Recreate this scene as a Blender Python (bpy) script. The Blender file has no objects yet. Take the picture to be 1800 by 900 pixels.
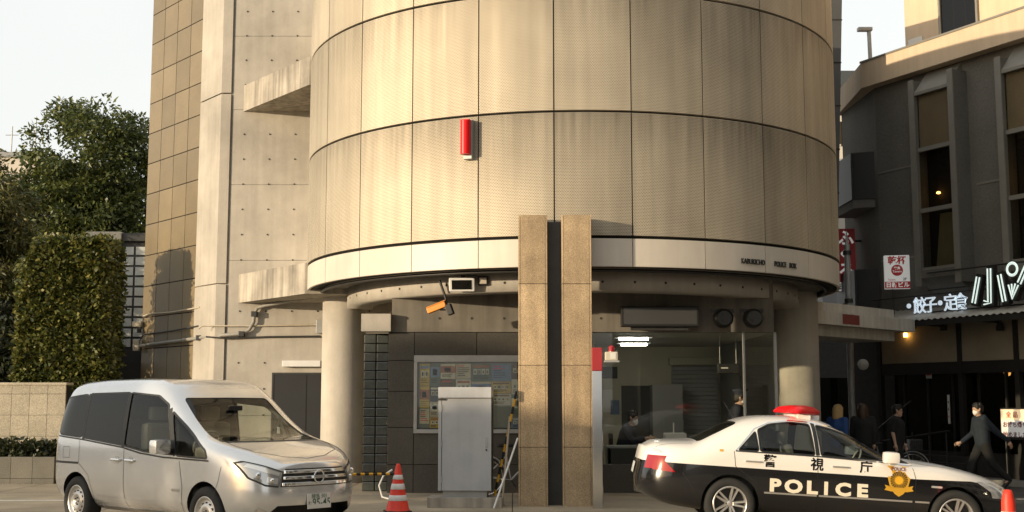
import bpy, bmesh, math, random
import numpy as np
from mathutils import Vector, Matrix
random.seed(7); rng = np.random.default_rng(7)
S = bpy.context.scene
C = S.collection
R = math.radians
# ------------------------------------------------------------------ camera
FOC = 2150.0; CAMH = 1.65
PIT = math.atan(255.0/FOC)
cam = bpy.data.cameras.new('camera'); camo = bpy.data.objects.new('camera', cam); C.objects.link(camo)
cam.sensor_width = 36.0; cam.lens = 36.0*FOC/1800.0; cam.clip_end = 3000; cam.clip_start = 0.1
camo.location = (0, 0, CAMH); camo.rotation_euler = (R(90)+PIT, 0, 0)
S.camera = camo
# ------------------------------------------------------------------ light
SUN_AZ = 58.0      # degrees to the left of straight behind the camera
SUN_EL = 6.5
w = bpy.data.worlds.new('World'); S.world = w; w.use_nodes = True
nt = w.node_tree; nt.nodes.clear()
sky = nt.nodes.new('ShaderNodeTexSky'); sky.sky_type = 'NISHITA'; sky.sun_disc = False
sx, sy = -math.sin(R(SUN_AZ)), -math.cos(R(SUN_AZ))          # horizontal direction towards the sun
sky.sun_elevation = R(SUN_EL); sky.sun_rotation = math.atan2(sx, sy)
sky.dust_density = 3.0; sky.air_density = 1.0; sky.ozone_density = 1.0
bg = nt.nodes.new('ShaderNodeBackground'); bg.inputs['Strength'].default_value = 0.15
ow = nt.nodes.new('ShaderNodeOutputWorld')
# thin bright haze over the whole sky
cld = nt.nodes.new('ShaderNodeTexNoise'); cld.inputs['Scale'].default_value = 1.6; cld.inputs['Detail'].default_value = 5
wtc = nt.nodes.new('ShaderNodeTexCoord'); nt.links.new(wtc.outputs['Generated'], cld.inputs['Vector'])
cmr = nt.nodes.new('ShaderNodeMapRange'); cmr.inputs[1].default_value = .3; cmr.inputs[2].default_value = .7; cmr.inputs[3].default_value = .74; cmr.inputs[4].default_value = .90
nt.links.new(cld.outputs[0], cmr.inputs[0])
cmx = nt.nodes.new('ShaderNodeMix'); cmx.data_type = 'RGBA'; cmx.inputs[7].default_value = (3.5, 3.52, 3.40, 1)
nt.links.new(cmr.outputs[0], cmx.inputs[0]); nt.links.new(sky.outputs[0], cmx.inputs[6])
nt.links.new(cmx.outputs[2], bg.inputs[0]); nt.links.new(bg.outputs[0], ow.inputs[0])
sl = bpy.data.lights.new('sun', 'SUN'); sl.energy = 2.4; sl.angle = R(0.8); sl.color = (1.0, 0.81, 0.56)
so = bpy.data.objects.new('sun', sl); C.objects.link(so)
sd = Vector((sx*math.cos(R(SUN_EL)), sy*math.cos(R(SUN_EL)), math.sin(R(SUN_EL))))
so.rotation_euler = sd.to_track_quat('Z', 'Y').to_euler(); so.location = (-20, -20, 20)
S.view_settings.view_transform = 'Standard'; S.view_settings.look = 'None'
S.view_settings.exposure = 1.0; S.view_settings.gamma = 1.0
S.render.engine = 'CYCLES'
# ------------------------------------------------------------------ helpers
_c, _s = math.cos(PIT), math.sin(PIT)
def at(px, py, d):
    "world point on the photo ray (px,py) at distance d along Y"
    u = (px-900)/FOC; v = (450-py)/FOC; k = _c - v*_s
    return Vector((d*u/k, d, CAMH + d*(_s+v*_c)/k))
def on_plane(px, py, P0, n):
    D = at(px, py, 1.0) - Vector((0, 0, CAMH)); O = Vector((0, 0, CAMH))
    t = (Vector(P0)-O).dot(n)/D.dot(n)
    return O + D*t
def sm(x, a, b):
    t = min(1, max(0, (x-a)/(b-a))); return t*t*(3-2*t)
def gz(X):
    "height of the ground: the forecourt falls towards the street on the right"
    return 0.06 - 0.19*sm(X, 1.6, 6.2)
def lerp(a, b, t): return a+(b-a)*t
def ip(pts, x):
    "piecewise smooth interpolation through pts"
    if x <= pts[0][0]: return pts[0][1]
    if x >= pts[-1][0]: return pts[-1][1]
    n = len(pts)
    for i in range(n-1):
        x0, y0 = pts[i]; x1, y1 = pts[i+1]
        if x <= x1:
            h = x1-x0; d = (y1-y0)/h
            def tang(j):
                if j == 0 or j == n-1:
                    return (pts[1][1]-pts[0][1])/(pts[1][0]-pts[0][0]) if j == 0 else (pts[-1][1]-pts[-2][1])/(pts[-1][0]-pts[-2][0])
                a = (pts[j][1]-pts[j-1][1])/(pts[j][0]-pts[j-1][0]); b = (pts[j+1][1]-pts[j][1])/(pts[j+1][0]-pts[j][0])
                if a*b <= 0: return 0
                return 2*a*b/(a+b)
            m0, m1 = tang(i), tang(i+1); t = (x-x0)/h
            return (2*t**3-3*t**2+1)*y0+(t**3-2*t**2+t)*h*m0+(-2*t**3+3*t**2)*y1+(t**3-t**2)*h*m1
# ------------------------------------------------------------------ materials
M = {}
def mat(name, col, rough=0.6, metal=0.0, var=0.0, vs=3.0, bump=0.0, bs=40.0, spec=0.5, coat=0.0, emit=None, es=0.0, streak=0.0, speck=0.0, ss=120.0, orand=0.0):
    m = bpy.data.materials.new(name); m.use_nodes = True; M[name] = m
    n = m.node_tree.nodes; l = m.node_tree.links; b = n['Principled BSDF']
    b.inputs['Base Color'].default_value = (*col, 1); b.inputs['Roughness'].default_value = rough
    b.inputs['Metallic'].default_value = metal; b.inputs['Specular IOR Level'].default_value = spec
    b.inputs['Coat Weight'].default_value = coat
    if emit: b.inputs['Emission Color'].default_value = (*emit, 1); b.inputs['Emission Strength'].default_value = es
    cur = None
    if var or streak or speck or bump:
        tc = n.new('ShaderNodeTexCoord'); gm = n.new('ShaderNodeNewGeometry')
    def mul(cur, fac, lo, hi):
        mr = n.new('ShaderNodeMapRange'); l.new(fac, mr.inputs[0]); mr.inputs[1].default_value = 0.3; mr.inputs[2].default_value = 0.7
        mr.inputs[3].default_value = lo; mr.inputs[4].default_value = hi
        mx = n.new('ShaderNodeMix'); mx.data_type = 'RGBA'; mx.blend_type = 'MULTIPLY'; mx.inputs[0].default_value = 1
        if cur is None: mx.inputs[6].default_value = (*col, 1)
        else: l.new(cur, mx.inputs[6])
        l.new(mr.outputs[0], mx.inputs[7]); return mx.outputs[2]
    if var:
        t = n.new('ShaderNodeTexNoise'); t.inputs['Scale'].default_value = vs; t.inputs['Detail'].default_value = 6; t.inputs['Roughness'].default_value = 0.62
        l.new(gm.outputs['Position'], t.inputs['Vector']); cur = mul(cur, t.outputs[0], 1-var, 1+var*0.6)
    if streak:
        mp = n.new('ShaderNodeMapping'); mp.inputs['Scale'].default_value = (5, 5, 0.35); l.new(gm.outputs['Position'], mp.inputs[0])
        t = n.new('ShaderNodeTexNoise'); t.inputs['Scale'].default_value = 1.6; t.inputs['Detail'].default_value = 5
        l.new(mp.outputs[0], t.inputs['Vector']); cur = mul(cur, t.outputs[0], 1-streak, 1+streak*0.4)
    if speck:
        t = n.new('ShaderNodeTexNoise'); t.inputs['Scale'].default_value = ss; t.inputs['Detail'].default_value = 2
        l.new(gm.outputs['Position'], t.inputs['Vector']); cur = mul(cur, t.outputs[0], 1-speck, 1+speck)
    if orand:
        oi = n.new('ShaderNodeObjectInfo'); mr = n.new('ShaderNodeMapRange'); l.new(oi.outputs['Random'], mr.inputs[0]); mr.inputs[3].default_value = 1-orand; mr.inputs[4].default_value = 1+orand
        mx = n.new('ShaderNodeMix'); mx.data_type = 'RGBA'; mx.blend_type = 'MULTIPLY'; mx.inputs[0].default_value = 1; l.new(mr.outputs[0], mx.inputs[7])
        if cur is None: mx.inputs[6].default_value = (*col, 1)
        else: l.new(cur, mx.inputs[6])
        cur = mx.outputs[2]
    if cur is not None: l.new(cur, b.inputs['Base Color'])
    if bump:
        t = n.new('ShaderNodeTexNoise'); t.inputs['Scale'].default_value = bs; t.inputs['Detail'].default_value = 4
        l.new(gm.outputs['Position'], t.inputs['Vector'])
        bp = n.new('ShaderNodeBump'); bp.inputs['Strength'].default_value = bump; bp.inputs['Distance'].default_value = 0.02
        l.new(t.outputs[0], bp.inputs['Height']); l.new(bp.outputs[0], b.inputs['Normal'])
    return m
def glass(name, tint=(1, 1, 1), ior=1.5, rough=0.0, dirt=0.0):
    m = bpy.data.materials.new(name); m.use_nodes = True; M[name] = m
    n = m.node_tree.nodes; l = m.node_tree.links; n.clear()
    o = n.new('ShaderNodeOutputMaterial'); mx = n.new('ShaderNodeMixShader'); tr = n.new('ShaderNodeBsdfTransparent'); gl = n.new('ShaderNodeBsdfGlossy')
    lw = n.new('ShaderNodeLayerWeight'); lw.inputs[0].default_value = .5
    pw = n.new('ShaderNodeMath'); pw.operation = 'POWER'; l.new(lw.outputs['Facing'], pw.inputs[0]); pw.inputs[1].default_value = 5
    fr = n.new('ShaderNodeMapRange'); l.new(pw.outputs[0], fr.inputs[0]); fr.inputs[3].default_value = ((ior-1)/(ior+1))**2; fr.inputs[4].default_value = 1.0
    tr.inputs[0].default_value = (*tint, 1); gl.inputs['Roughness'].default_value = rough
    l.new(fr.outputs[0], mx.inputs[0]); l.new(tr.outputs[0], mx.inputs[1]); l.new(gl.outputs[0], mx.inputs[2])
    last = mx.outputs[0]
    if dirt:
        df = n.new('ShaderNodeBsdfDiffuse'); df.inputs[0].default_value = (.5, .5, .48, 1)
        m2 = n.new('ShaderNodeMixShader'); m2.inputs[0].default_value = dirt; l.new(last, m2.inputs[1]); l.new(df.outputs[0], m2.inputs[2]); last = m2.outputs[0]
    l.new(last, o.inputs[0]); return m
# ------------------------------------------------------------------ mesh builder
class MB:
    def __init__(s): s.v = []; s.f = []; s.mi = []; s.sm = []
    def add(s, vs, fs, mi=0, smooth=False):
        o = len(s.v); s.v += [tuple(p) for p in vs]
        for f in fs: s.f.append(tuple(i+o for i in f)); s.mi.append(mi); s.sm.append(smooth)
        return s
    def box(s, x0, x1, y0, y1, z0, z1, mi=0, T=None):
        vs = [Vector((x, y, z)) for z in (z0, z1) for y in (y0, y1) for x in (x0, x1)]
        if T: vs = [T(p) if callable(T) else T @ p for p in vs]
        return s.add(vs, [(0, 2, 3, 1), (4, 5, 7, 6), (0, 1, 5, 4), (2, 6, 7, 3), (0, 4, 6, 2), (1, 3, 7, 5)], mi)
    def bbox(s, x0, x1, y0, y1, z0, z1, b=0.01, mi=0, T=None):
        "box with chamfered edges"
        bm = bmesh.new(); bmesh.ops.create_cube(bm, size=1)
        for v in bm.verts: v.co = Vector((lerp(x0, x1, v.co.x+.5), lerp(y0, y1, v.co.y+.5), lerp(z0, z1, v.co.z+.5)))
        bmesh.ops.bevel(bm, geom=bm.edges[:], offset=b, segments=2, affect='EDGES', profile=0.6)
        bm.verts.index_update(); vs = [v.co.copy() for v in bm.verts]
        if T: vs = [T @ p for p in vs]
        s.add(vs, [[v.index for v in f.verts] for f in bm.faces], mi); bm.free(); return s
    def prism(s, poly, z0, z1, mi=0, T=None):
        n = len(poly); vs = [Vector((x, y, z0)) for x, y in poly]+[Vector((x, y, z1)) for x, y in poly]
        if T: vs = [T @ p for p in vs]
        a = sum(poly[i][0]*poly[(i+1) % n][1]-poly[(i+1) % n][0]*poly[i][1] for i in range(n))
        fs = [tuple(range(n-1, -1, -1)), tuple(range(n, 2*n))]+[(i, (i+1) % n, n+(i+1) % n, n+i) for i in range(n)]
        if a < 0: fs = [f[::-1] for f in fs]
        return s.add(vs, fs, mi)
    def cyl(s, p0, p1, r0, r1=None, n=16, mi=0, caps=True, smooth=True):
        r1 = r0 if r1 is None else r1; p0 = Vector(p0); p1 = Vector(p1); d = (p1-p0).normalized()
        a = d.orthogonal().normalized(); b = d.cross(a)
        vs = []
        for p, r in ((p0, r0), (p1, r1)):
            for i in range(n):
                t = 2*math.pi*i/n; vs.append(p+(a*math.cos(t)+b*math.sin(t))*r)
        s.add(vs, [(i, (i+1) % n, n+(i+1) % n, n+i) for i in range(n)], mi, smooth)
        if caps: s.add(vs[:n], [tuple(range(n-1, -1, -1))], mi); s.add(vs[n:], [tuple(range(n))], mi)
        return s
    def tube(s, pts, r, n=8, mi=0):
        pts = [Vector(p) for p in pts]; rings = []
        a = None
        for i, p in enumerate(pts):
            d = (pts[min(i+1, len(pts)-1)]-pts[max(i-1, 0)]).normalized()
            if a is None: a = d.orthogonal().normalized()
            a = (a-d*a.dot(d)).normalized(); b = d.cross(a)
            rr = r[i] if isinstance(r, (list, tuple)) else r
            rings.append([p+(a*math.cos(2*math.pi*k/n)+b*math.sin(2*math.pi*k/n))*rr for k in range(n)])
        vs = [p for q in rings for p in q]; fs = []
        for i in range(len(pts)-1):
            for k in range(n): fs.append((i*n+k, i*n+(k+1) % n, (i+1)*n+(k+1) % n, (i+1)*n+k))
        s.add(vs, fs, mi, True); s.add(rings[0], [tuple(range(n-1, -1, -1))], mi); s.add(rings[-1], [tuple(range(n))], mi)
        return s
    def lathe(s, prof, n=32, mi=0, T=None, smooth=True, close=False):
        "profile (r, z) turned about z"
        vs = []
        for r, z in prof:
            for k in range(n):
                t = 2*math.pi*k/n; p = Vector((r*math.cos(t), r*math.sin(t), z)); vs.append(T @ p if T else p)
        fs = []; m = len(prof)
        for i in range(m if close else m-1):
            j = (i+1) % m
            for k in range(n): fs.append((i*n+k, i*n+(k+1) % n, j*n+(k+1) % n, j*n+k))
        return s.add(vs, fs, mi, smooth)
    def arc(s, cx, cy, r0, r1, a0, a1, z0, z1, n=8, mi=0):
        "curved block; angles measured from the side facing the camera, clockwise positive to the right"
        vs = []
        for i in range(n+1):
            a = lerp(a0, a1, i/n); sx_, sy_ = math.sin(a), -math.cos(a)
            for r in (r0, r1):
                for z in (z0, z1): vs.append((cx+r*sx_, cy+r*sy_, z))
        fs = []; k = 4
        sm_ = []
        for i in range(n):
            o = i*k; p = o+k
            s_f = [(o+2, p+2, p+3, o+3), (o+0, o+1, p+1, p+0), (o+1, o+3, p+3, p+1), (o+0, p+0, p+2, o+2)]
            fs += s_f
        s.add(vs, fs, mi, True)
        s.add(vs, [(0, 2, 3, 1), (n*k, n*k+1, n*k+3, n*k+2)], mi)
        return s
    def mesh(s, name, mats, auto=40):
        me = bpy.data.meshes.new(name); me.from_pydata(s.v, [], s.f)
        for m in (mats if isinstance(mats, (list, tuple)) else [mats]): me.materials.append(M[m] if isinstance(m, str) else m)
        me.polygons.foreach_set('material_index', s.mi); me.polygons.foreach_set('use_smooth', s.sm)
        me.update(); return me
    def build(s, name, mats, parent=None, loc=None, rot=None):
        return link(name, s.mesh(name, mats), parent, loc, rot)
def link(name, me, parent=None, loc=None, rot=None):
    o = bpy.data.objects.new(name, me); C.objects.link(o)
    if parent: o.parent = parent
    if loc is not None: o.location = loc
    if rot is not None: o.rotation_euler = rot
    return o
def smooth_angle(me, ang=35):
    bm = bmesh.new(); bm.from_mesh(me)
    for f in bm.faces: f.smooth = True
    for e in bm.edges:
        if len(e.link_faces) == 2 and e.calc_face_angle(0) > R(ang): e.smooth = False
    bm.to_mesh(me); bm.free()
def tag(o, label, cat, group=None):
    o['label'] = label; o['category'] = cat
    if group: o['group'] = group
    return o
def struct(o): o['kind'] = 'structure'; return o
def thing(name, label, cat, loc=(0, 0, 0), rotz=0, group=None):
    o = bpy.data.objects.new(name, None); C.objects.link(o); o.location = loc; o.rotation_euler = (0, 0, rotz); o.empty_display_size = .2
    return tag(o, label, cat, group)
def text_mesh(body, size=1.0, ext=0.0, bold=0.0, align='CENTER', sx=1.0, space=1.0, shear=0):
    "flat lettering as a mesh in the XY plane"
    cu = bpy.data.curves.new('t', 'FONT'); cu.body = body; cu.size = size; cu.extrude = ext; cu.offset = bold; cu.align_x = align; cu.align_y = 'CENTER'
    cu.space_character = space; cu.shear = shear; cu.resolution_u = 3
    o = bpy.data.objects.new('t', cu); C.objects.link(o)
    dg = bpy.context.evaluated_depsgraph_get(); me = bpy.data.meshes.new_from_object(o.evaluated_get(dg))
    bpy.data.objects.remove(o); bpy.data.curves.remove(cu)
    me.materials.clear()
    if sx != 1.0:
        for v in me.vertices: v.co.x *= sx
    return me
def lettering(name, body, size, m, parent, fn, ext=0.0, bold=0.0, align='CENTER', sx=1.0, space=1.0, sub=False, shear=0):
    "text whose points (x, y, depth) are carried onto a surface by fn"
    me = text_mesh(body, size, ext, bold, align, sx, space, shear)
    if sub:
        bm = bmesh.new(); bm.from_mesh(me); bmesh.ops.triangulate(bm, faces=bm.faces[:])
        bmesh.ops.subdivide_edges(bm, edges=[e for e in bm.edges if e.calc_length() > .04], cuts=2); bm.to_mesh(me); bm.free()
    for v in me.vertices: v.co = fn(v.co.x, v.co.y, v.co.z)
    me.materials.append(M[m]); return link(name, me, parent)
def bake(o):
    dg = bpy.context.evaluated_depsgraph_get(); me = bpy.data.meshes.new_from_object(o.evaluated_get(dg))
    return me
def boolean(me, cutters):
    "difference of mesh and cutter meshes, returns new mesh"
    o = bpy.data.objects.new('b', me); C.objects.link(o); cs = []
    for c in cutters:
        co = bpy.data.objects.new('c', c); C.objects.link(co); cs.append(co)
        md = o.modifiers.new('b', 'BOOLEAN'); md.operation = 'DIFFERENCE'; md.solver = 'EXACT'; md.object = co; md.use_self = c.name.startswith('cutz')
        if hasattr(md, 'material_mode'): md.material_mode = 'TRANSFER'
    r = bake(o)
    for q in cs+[o]: bpy.data.objects.remove(q)
    return r
# ------------------------------------------------------------------ palette
mat('asphalt', (.07, .068, .064), .85, var=.25, vs=.8, bump=.4, bs=60, speck=.3, ss=90)
mat('forecourt', (.36, .30, .215), .85, var=.38, vs=.5, bump=.3, bs=50, speck=.18, ss=70)
mat('paving', (.20, .19, .17), .8, var=.2, vs=1.5, bump=.2, bs=50, speck=.2, orand=0.12)
mat('kerb', (.30, .29, .27), .8, var=.2, vs=2, bump=.2)
mat('road_paint', (.75, .74, .70), .7, var=.25, vs=6)
mat('concrete', (.44, .405, .35), .82, var=.30, vs=.6, bump=.18, bs=22, streak=.09)
mat('concrete_stained', (.40, .36, .30), .85, var=.35, vs=1.4, bump=.2, bs=22, streak=.42)
mat('concrete_dark', (.05, .046, .04), .9, var=.2, vs=3)
mat('fascia', (.60, .55, .475), .5, var=.10, vs=.9, streak=.05, orand=0.04)
mat('joint', (.012, .011, .010), .9)
mat('concrete_shaded', (.20, .18, .15), .85, var=.25, vs=1.4, streak=.25)  # same concrete, darkened so the porch beam's shade is in its colour
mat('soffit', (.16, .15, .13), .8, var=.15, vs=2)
mat('bronze_tile', (.20, .155, .088), .42, var=.14, vs=1.1, speck=.12, ss=60, bump=.06, bs=60, orand=0.13)
mat('granite', (.45, .335, .205), .75, var=.28, vs=1.6, speck=.34, ss=75, bump=.15, bs=90, streak=.18, orand=0.1)
mat('granite_dark', (.066, .060, .049), .6, var=.22, vs=1.4, speck=.3, ss=70, bump=.1, bs=90, orand=0.12)
mat('granite_wall', (.40, .355, .27), .75, var=.2, vs=1.5, speck=.3, ss=60, bump=.1, bs=80, orand=0.1)
mat('granite_planter', (.15, .14, .115), .75, var=.25, vs=1.5, speck=.3, ss=60, orand=0.1)
mat('door_dark', (.012, .013, .016), .6, var=.15, vs=3)
mat('white_metal', (.70, .70, .69), .4, var=.06, vs=4)
mat('cabinet_grey', (.43, .44, .455), .42, var=.10, vs=3, streak=.08)
mat('grey_metal', (.38, .38, .37), .45, var=.12, vs=6, metal=.3)
mat('dark_metal', (.035, .034, .032), .5, var=.2, vs=6)
mat('black', (.012, .012, .012), .5)
mat('rubber', (.022, .022, .021), .85, var=.2, vs=12)
mat('steel', (.62, .61, .59), .12, metal=1.0, var=.05, vs=4)
mat('chrome', (.78, .78, .78), .10, metal=1.0)
mat('alloy', (.62, .60, .57), .32, metal=.75)
mat('steel_wheel', (.55, .54, .52), .35, metal=.6)
mat('red_paint', (.62, .02, .018), .4)
mat('cable_beige', (.48, .42, .32), .6, var=.15, vs=5)
mat('cable_black', (.03, .028, .026), .6)
mat('pipe_grey', (.28, .27, .24), .55, var=.2, vs=6)
mat('yellow', (.80, .42, .02), .5, var=.1, vs=8)
mat('orange_red', (.80, .045, .02), .5, var=.12, vs=8)
mat('reflective_white', (.78, .77, .75), .45, var=.1, vs=10)
mat('orange_plastic', (.75, .27, .03), .45)
mat('beige_plastic', (.55, .50, .40), .5)
mat('cream_wall', (.50, .47, .36), .8, var=.06, vs=2)
mat('room_grey', (.20, .20, .18), .8, var=.1, vs=2)
mat('room_dark', (.055, .055, .05), .7)
mat('desk_grey', (.33, .33, .32), .6)
mat('ceil', (.45, .44, .40), .8)
mat('lamp_tube', (.9, .9, .85), .5, emit=(1, .97, .86), es=9.0)
mat('skin', (.52, .33, .235), .6, var=.06, vs=20)
mat('hair_black', (.014, .012, .011), .5, bump=.4, bs=120)
mat('hair_brown', (.06, .033, .018), .5, bump=.4, bs=120)
mat('hair_blond', (.50, .33, .14), .5, bump=.4, bs=120)
mat('cloth_black', (.014, .014, .015), .9, bump=.3, bs=60)
mat('cloth_navy', (.016, .024, .036), .85, bump=.35, bs=25, var=.25, vs=8)
mat('cloth_police', (.018, .022, .036), .85)
mat('cloth_blue', (.02, .07, .24), .8, bump=.3, bs=40)
mat('mask_white', (.75, .75, .75), .8)
mat('shoe_dark', (.02, .019, .018), .6)
mat('bark', (.085, .062, .042), .9, var=.3, vs=6, bump=.6, bs=30)
mat('soil', (.04, .03, .02), .95, var=.3, vs=5)
mat('brown_render', (.142, .134, .116), .9, var=.14, vs=.8, bump=.5, bs=14, speck=.14, ss=30)
mat('brown_frame', (.20, .19, .165), .6, var=.1, vs=3)
mat('tan_render', (.60, .47, .33), .85, var=.08, vs=.9, streak=.08)
mat('pale_building', (.58, .52, .43), .85, var=.08, vs=.4)
mat('grey_building', (.12, .125, .135), .8, var=.12, vs=.5)
mat('roof_grey', (.30, .30, .30), .7, var=.1, vs=.6)
mat('dark_tile', (.075, .078, .08), .5, var=.15, vs=1)
mat('blind', (.52, .45, .35), .8, var=.12, vs=1.2)
mat('curtain', (.30, .27, .17), .85, var=.15, vs=2)
mat('plaster_beige', (.30, .26, .19), .8, var=.2, vs=1.2)
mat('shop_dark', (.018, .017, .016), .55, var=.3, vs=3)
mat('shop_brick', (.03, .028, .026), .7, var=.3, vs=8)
mat('corrugated', (.42, .39, .34), .5, metal=.3, var=.2, vs=3)
mat('canopy_white', (.56, .53, .47), .7, var=.16, vs=1.2, streak=.2)
mat('brown_red', (.20, .03, .022), .5, var=.1, vs=4)
mat('sign_white', (.78, .77, .74), .45, emit=(1, .97, .93), es=.10)
mat('sign_red', (.62, .025, .025), .45)
mat('sign_ink', (.03, .03, .03), .6)
mat('neon', (.82, .93, .88), .4, emit=(.85, 1, .93), es=.35)
mat('lit_letters', (.8, .88, .95), .4, emit=(.75, .88, 1), es=.28)
mat('menu_lit', (.85, .66, .42), .6, emit=(1, .72, .42), es=.30)
mat('warm_lamp', (1, .6, .2), .4, emit=(1, .50, .12), es=6.0)
mat('paper_white', (.66, .65, .61), .8)
mat('leaf_plain', (.05, .07, .022), .6)
mat('car_white', (.80, .77, .72), .25, coat=.6)
mat('car_black', (.008, .008, .009), .18, coat=.8)
mat('silver_paint', (.68, .685, .69), .20, metal=.65, coat=.7, var=.05, vs=2)
mat('car_interior', (.05, .048, .045), .8)
mat('seat_grey', (.13, .125, .115), .85)
mat('seat_beige', (.30, .27, .21), .85)
mat('lens_red', (.32, .004, .008), .10, coat=.8)
mat('privacy_glass', (.006, .006, .006), .06, spec=.22)
mat('lamp_shell', (.48, .48, .48), .10, metal=.6, coat=1.0)
mat('reflected_red', (.34, .03, .035), .3)  # colour of the reflection painted on the steel post's top
mat('lamp_red', (.78, .010, .014), .32, spec=.35)
mat('headlamp', (.72, .72, .70), .12, metal=.5, coat=1.0)
mat('lamp_dark', (.06, .06, .06), .2, coat=.6)
mat('gold', (.72, .40, .04), .4, metal=.25)
mat('letter_cream', (.80, .72, .58), .5)
mat('plate_green', (.03, .10, .05), .5)
glass('glass_clear', (.93, .95, .93), 1.45)
glass('glass_window', (.98, .985, .96), 1.4)
glass('glass_car', (.72, .76, .72), 1.5)
glass('glass_tint', (.045, .045, .045), 1.5)
glass('glass_building', (.30, .29, .26), 1.5)
glass('glass_pane', (.75, .73, .68), 1.45)
mat('glass_block', (.07, .078, .072), .15, coat=.5, var=.2, vs=8)
mat('pane_white', (.50, .52, .50), .35, var=.1, vs=5)
def leafmat(name, c0, c1, c2):
    m = bpy.data.materials.new(name); m.use_nodes = True; M[name] = m
    n = m.node_tree.nodes; l = m.node_tree.links; b = n['Principled BSDF']; o = n['Material Output']
    g = n.new('ShaderNodeNewGeometry'); r = n.new('ShaderNodeValToRGB'); l.new(g.outputs['Random Per Island'], r.inputs[0])
    r.color_ramp.elements[0].color = (*c0, 1); r.color_ramp.elements[1].color = (*c2, 1); e = r.color_ramp.elements.new(.55); e.color = (*c1, 1)
    l.new(r.outputs[0], b.inputs['Base Color']); b.inputs['Roughness'].default_value = .45
    t = n.new('ShaderNodeBsdfTranslucent'); l.new(r.outputs[0], t.inputs[0]); mx = n.new('ShaderNodeMixShader'); mx.inputs[0].default_value = .22
    l.new(b.outputs[0], mx.inputs[1]); l.new(t.outputs[0], mx.inputs[2]); l.new(mx.outputs[0], o.inputs[0])
leafmat('leaf_tree', (.038, .056, .014), (.080, .105, .025), (.165, .175, .042))
leafmat('leaf_left', (.050, .062, .016), (.11, .115, .030), (.20, .175, .055))
leafmat('leaf_hedge', (.040, .055, .012), (.10, .115, .024), (.25, .225, .055))
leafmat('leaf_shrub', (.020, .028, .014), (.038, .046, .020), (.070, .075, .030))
def perforated():
    m = mat('perforated', (.50, .41, .275), .50, metal=.70)
    n = m.node_tree.nodes; l = m.node_tree.links; b = n['Principled BSDF']
    uv = n.new('ShaderNodeUVMap'); sp = n.new('ShaderNodeSeparateXYZ'); l.new(uv.outputs[0], sp.inputs[0])
    def mth(op, a, bb=None):
        q = n.new('ShaderNodeMath'); q.operation = op
        for i, x in enumerate((a, bb)):
            if x is None: continue
            if isinstance(x, (int, float)): q.inputs[i].default_value = x
            else: l.new(x, q.inputs[i])
        return q.outputs[0]
    pitch = .027
    U = mth('DIVIDE', sp.outputs[0], pitch); V = mth('DIVIDE', sp.outputs[1], pitch*.866)
    row = mth('FLOOR', V); sh = mth('MULTIPLY', mth('MODULO', row, 2.0), .5)
    fu = mth('SUBTRACT', mth('FRACT', mth('ADD', U, sh)), .5); fv = mth('MULTIPLY', mth('SUBTRACT', mth('FRACT', V), .5), .866)
    d = mth('SQRT', mth('ADD', mth('MULTIPLY', fu, fu), mth('MULTIPLY', fv, fv)))
    # solid rim round each panel, holes inside it
    rim = mth('LESS_THAN', d, .24)
    g = n.new('ShaderNodeNewGeometry')
    tn = n.new('ShaderNodeTexNoise'); tn.inputs['Scale'].default_value = .7; tn.inputs['Detail'].default_value = 6; l.new(g.outputs['Position'], tn.inputs['Vector'])
    mp = n.new('ShaderNodeMapping'); mp.inputs['Scale'].default_value = (4, 4, .25); l.new(g.outputs['Position'], mp.inputs[0])
    ts = n.new('ShaderNodeTexNoise'); ts.inputs['Scale'].default_value = 1.2; ts.inputs['Detail'].default_value = 4; l.new(mp.outputs[0], ts.inputs['Vector'])
    k = mth('ADD', mth('MULTIPLY', tn.outputs[0], .5), mth('MULTIPLY', ts.outputs[0], .5)); k = mth('ADD', k, .5)
    oi = n.new('ShaderNodeObjectInfo'); k = mth('MULTIPLY', k, mth('ADD', mth('MULTIPLY', oi.outputs['Random'], .22), .87))
    # rain grime running down from the top edge of every panel
    fz = mth('FRACT', mth('DIVIDE', mth('SUBTRACT', sp.outputs[1], 4.265), 1.99))
    mg = n.new('ShaderNodeMapping'); mg.inputs['Scale'].default_value = (9, 9, .5); l.new(g.outputs['Position'], mg.inputs[0])
    tg = n.new('ShaderNodeTexNoise'); tg.inputs['Scale'].default_value = 1.3; tg.inputs['Detail'].default_value = 5; l.new(mg.outputs[0], tg.inputs['Vector'])
    tb_ = n.new('ShaderNodeTexNoise'); tb_.inputs['Scale'].default_value = .45; tb_.inputs['Detail'].default_value = 3; l.new(g.outputs['Position'], tb_.inputs['Vector'])
    gr = mth('MULTIPLY', mth('MULTIPLY', mth('POWER', fz, 2.0), tg.outputs[0]), mth('ADD', mth('MULTIPLY', tb_.outputs[0], 1.6), -.15))
    k = mth('MULTIPLY', k, mth('SUBTRACT', 1.0, mth('MULTIPLY', gr, .85)))
    mx = n.new('ShaderNodeMix'); mx.data_type = 'RGBA'; mx.inputs[6].default_value = (.60, .535, .425, 1); mx.inputs[7].default_value = (.055, .045, .032, 1); l.new(rim, mx.inputs[0])
    m2 = n.new('ShaderNodeMix'); m2.data_type = 'RGBA'; m2.blend_type = 'MULTIPLY'; m2.inputs[0].default_value = 1; l.new(mx.outputs[2], m2.inputs[6]); l.new(k, m2.inputs[7])
    l.new(m2.outputs[2], b.inputs['Base Color'])
    ro = mth('ADD', mth('MULTIPLY', rim, .1), .72); l.new(ro, b.inputs['Roughness'])
perforated()
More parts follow.
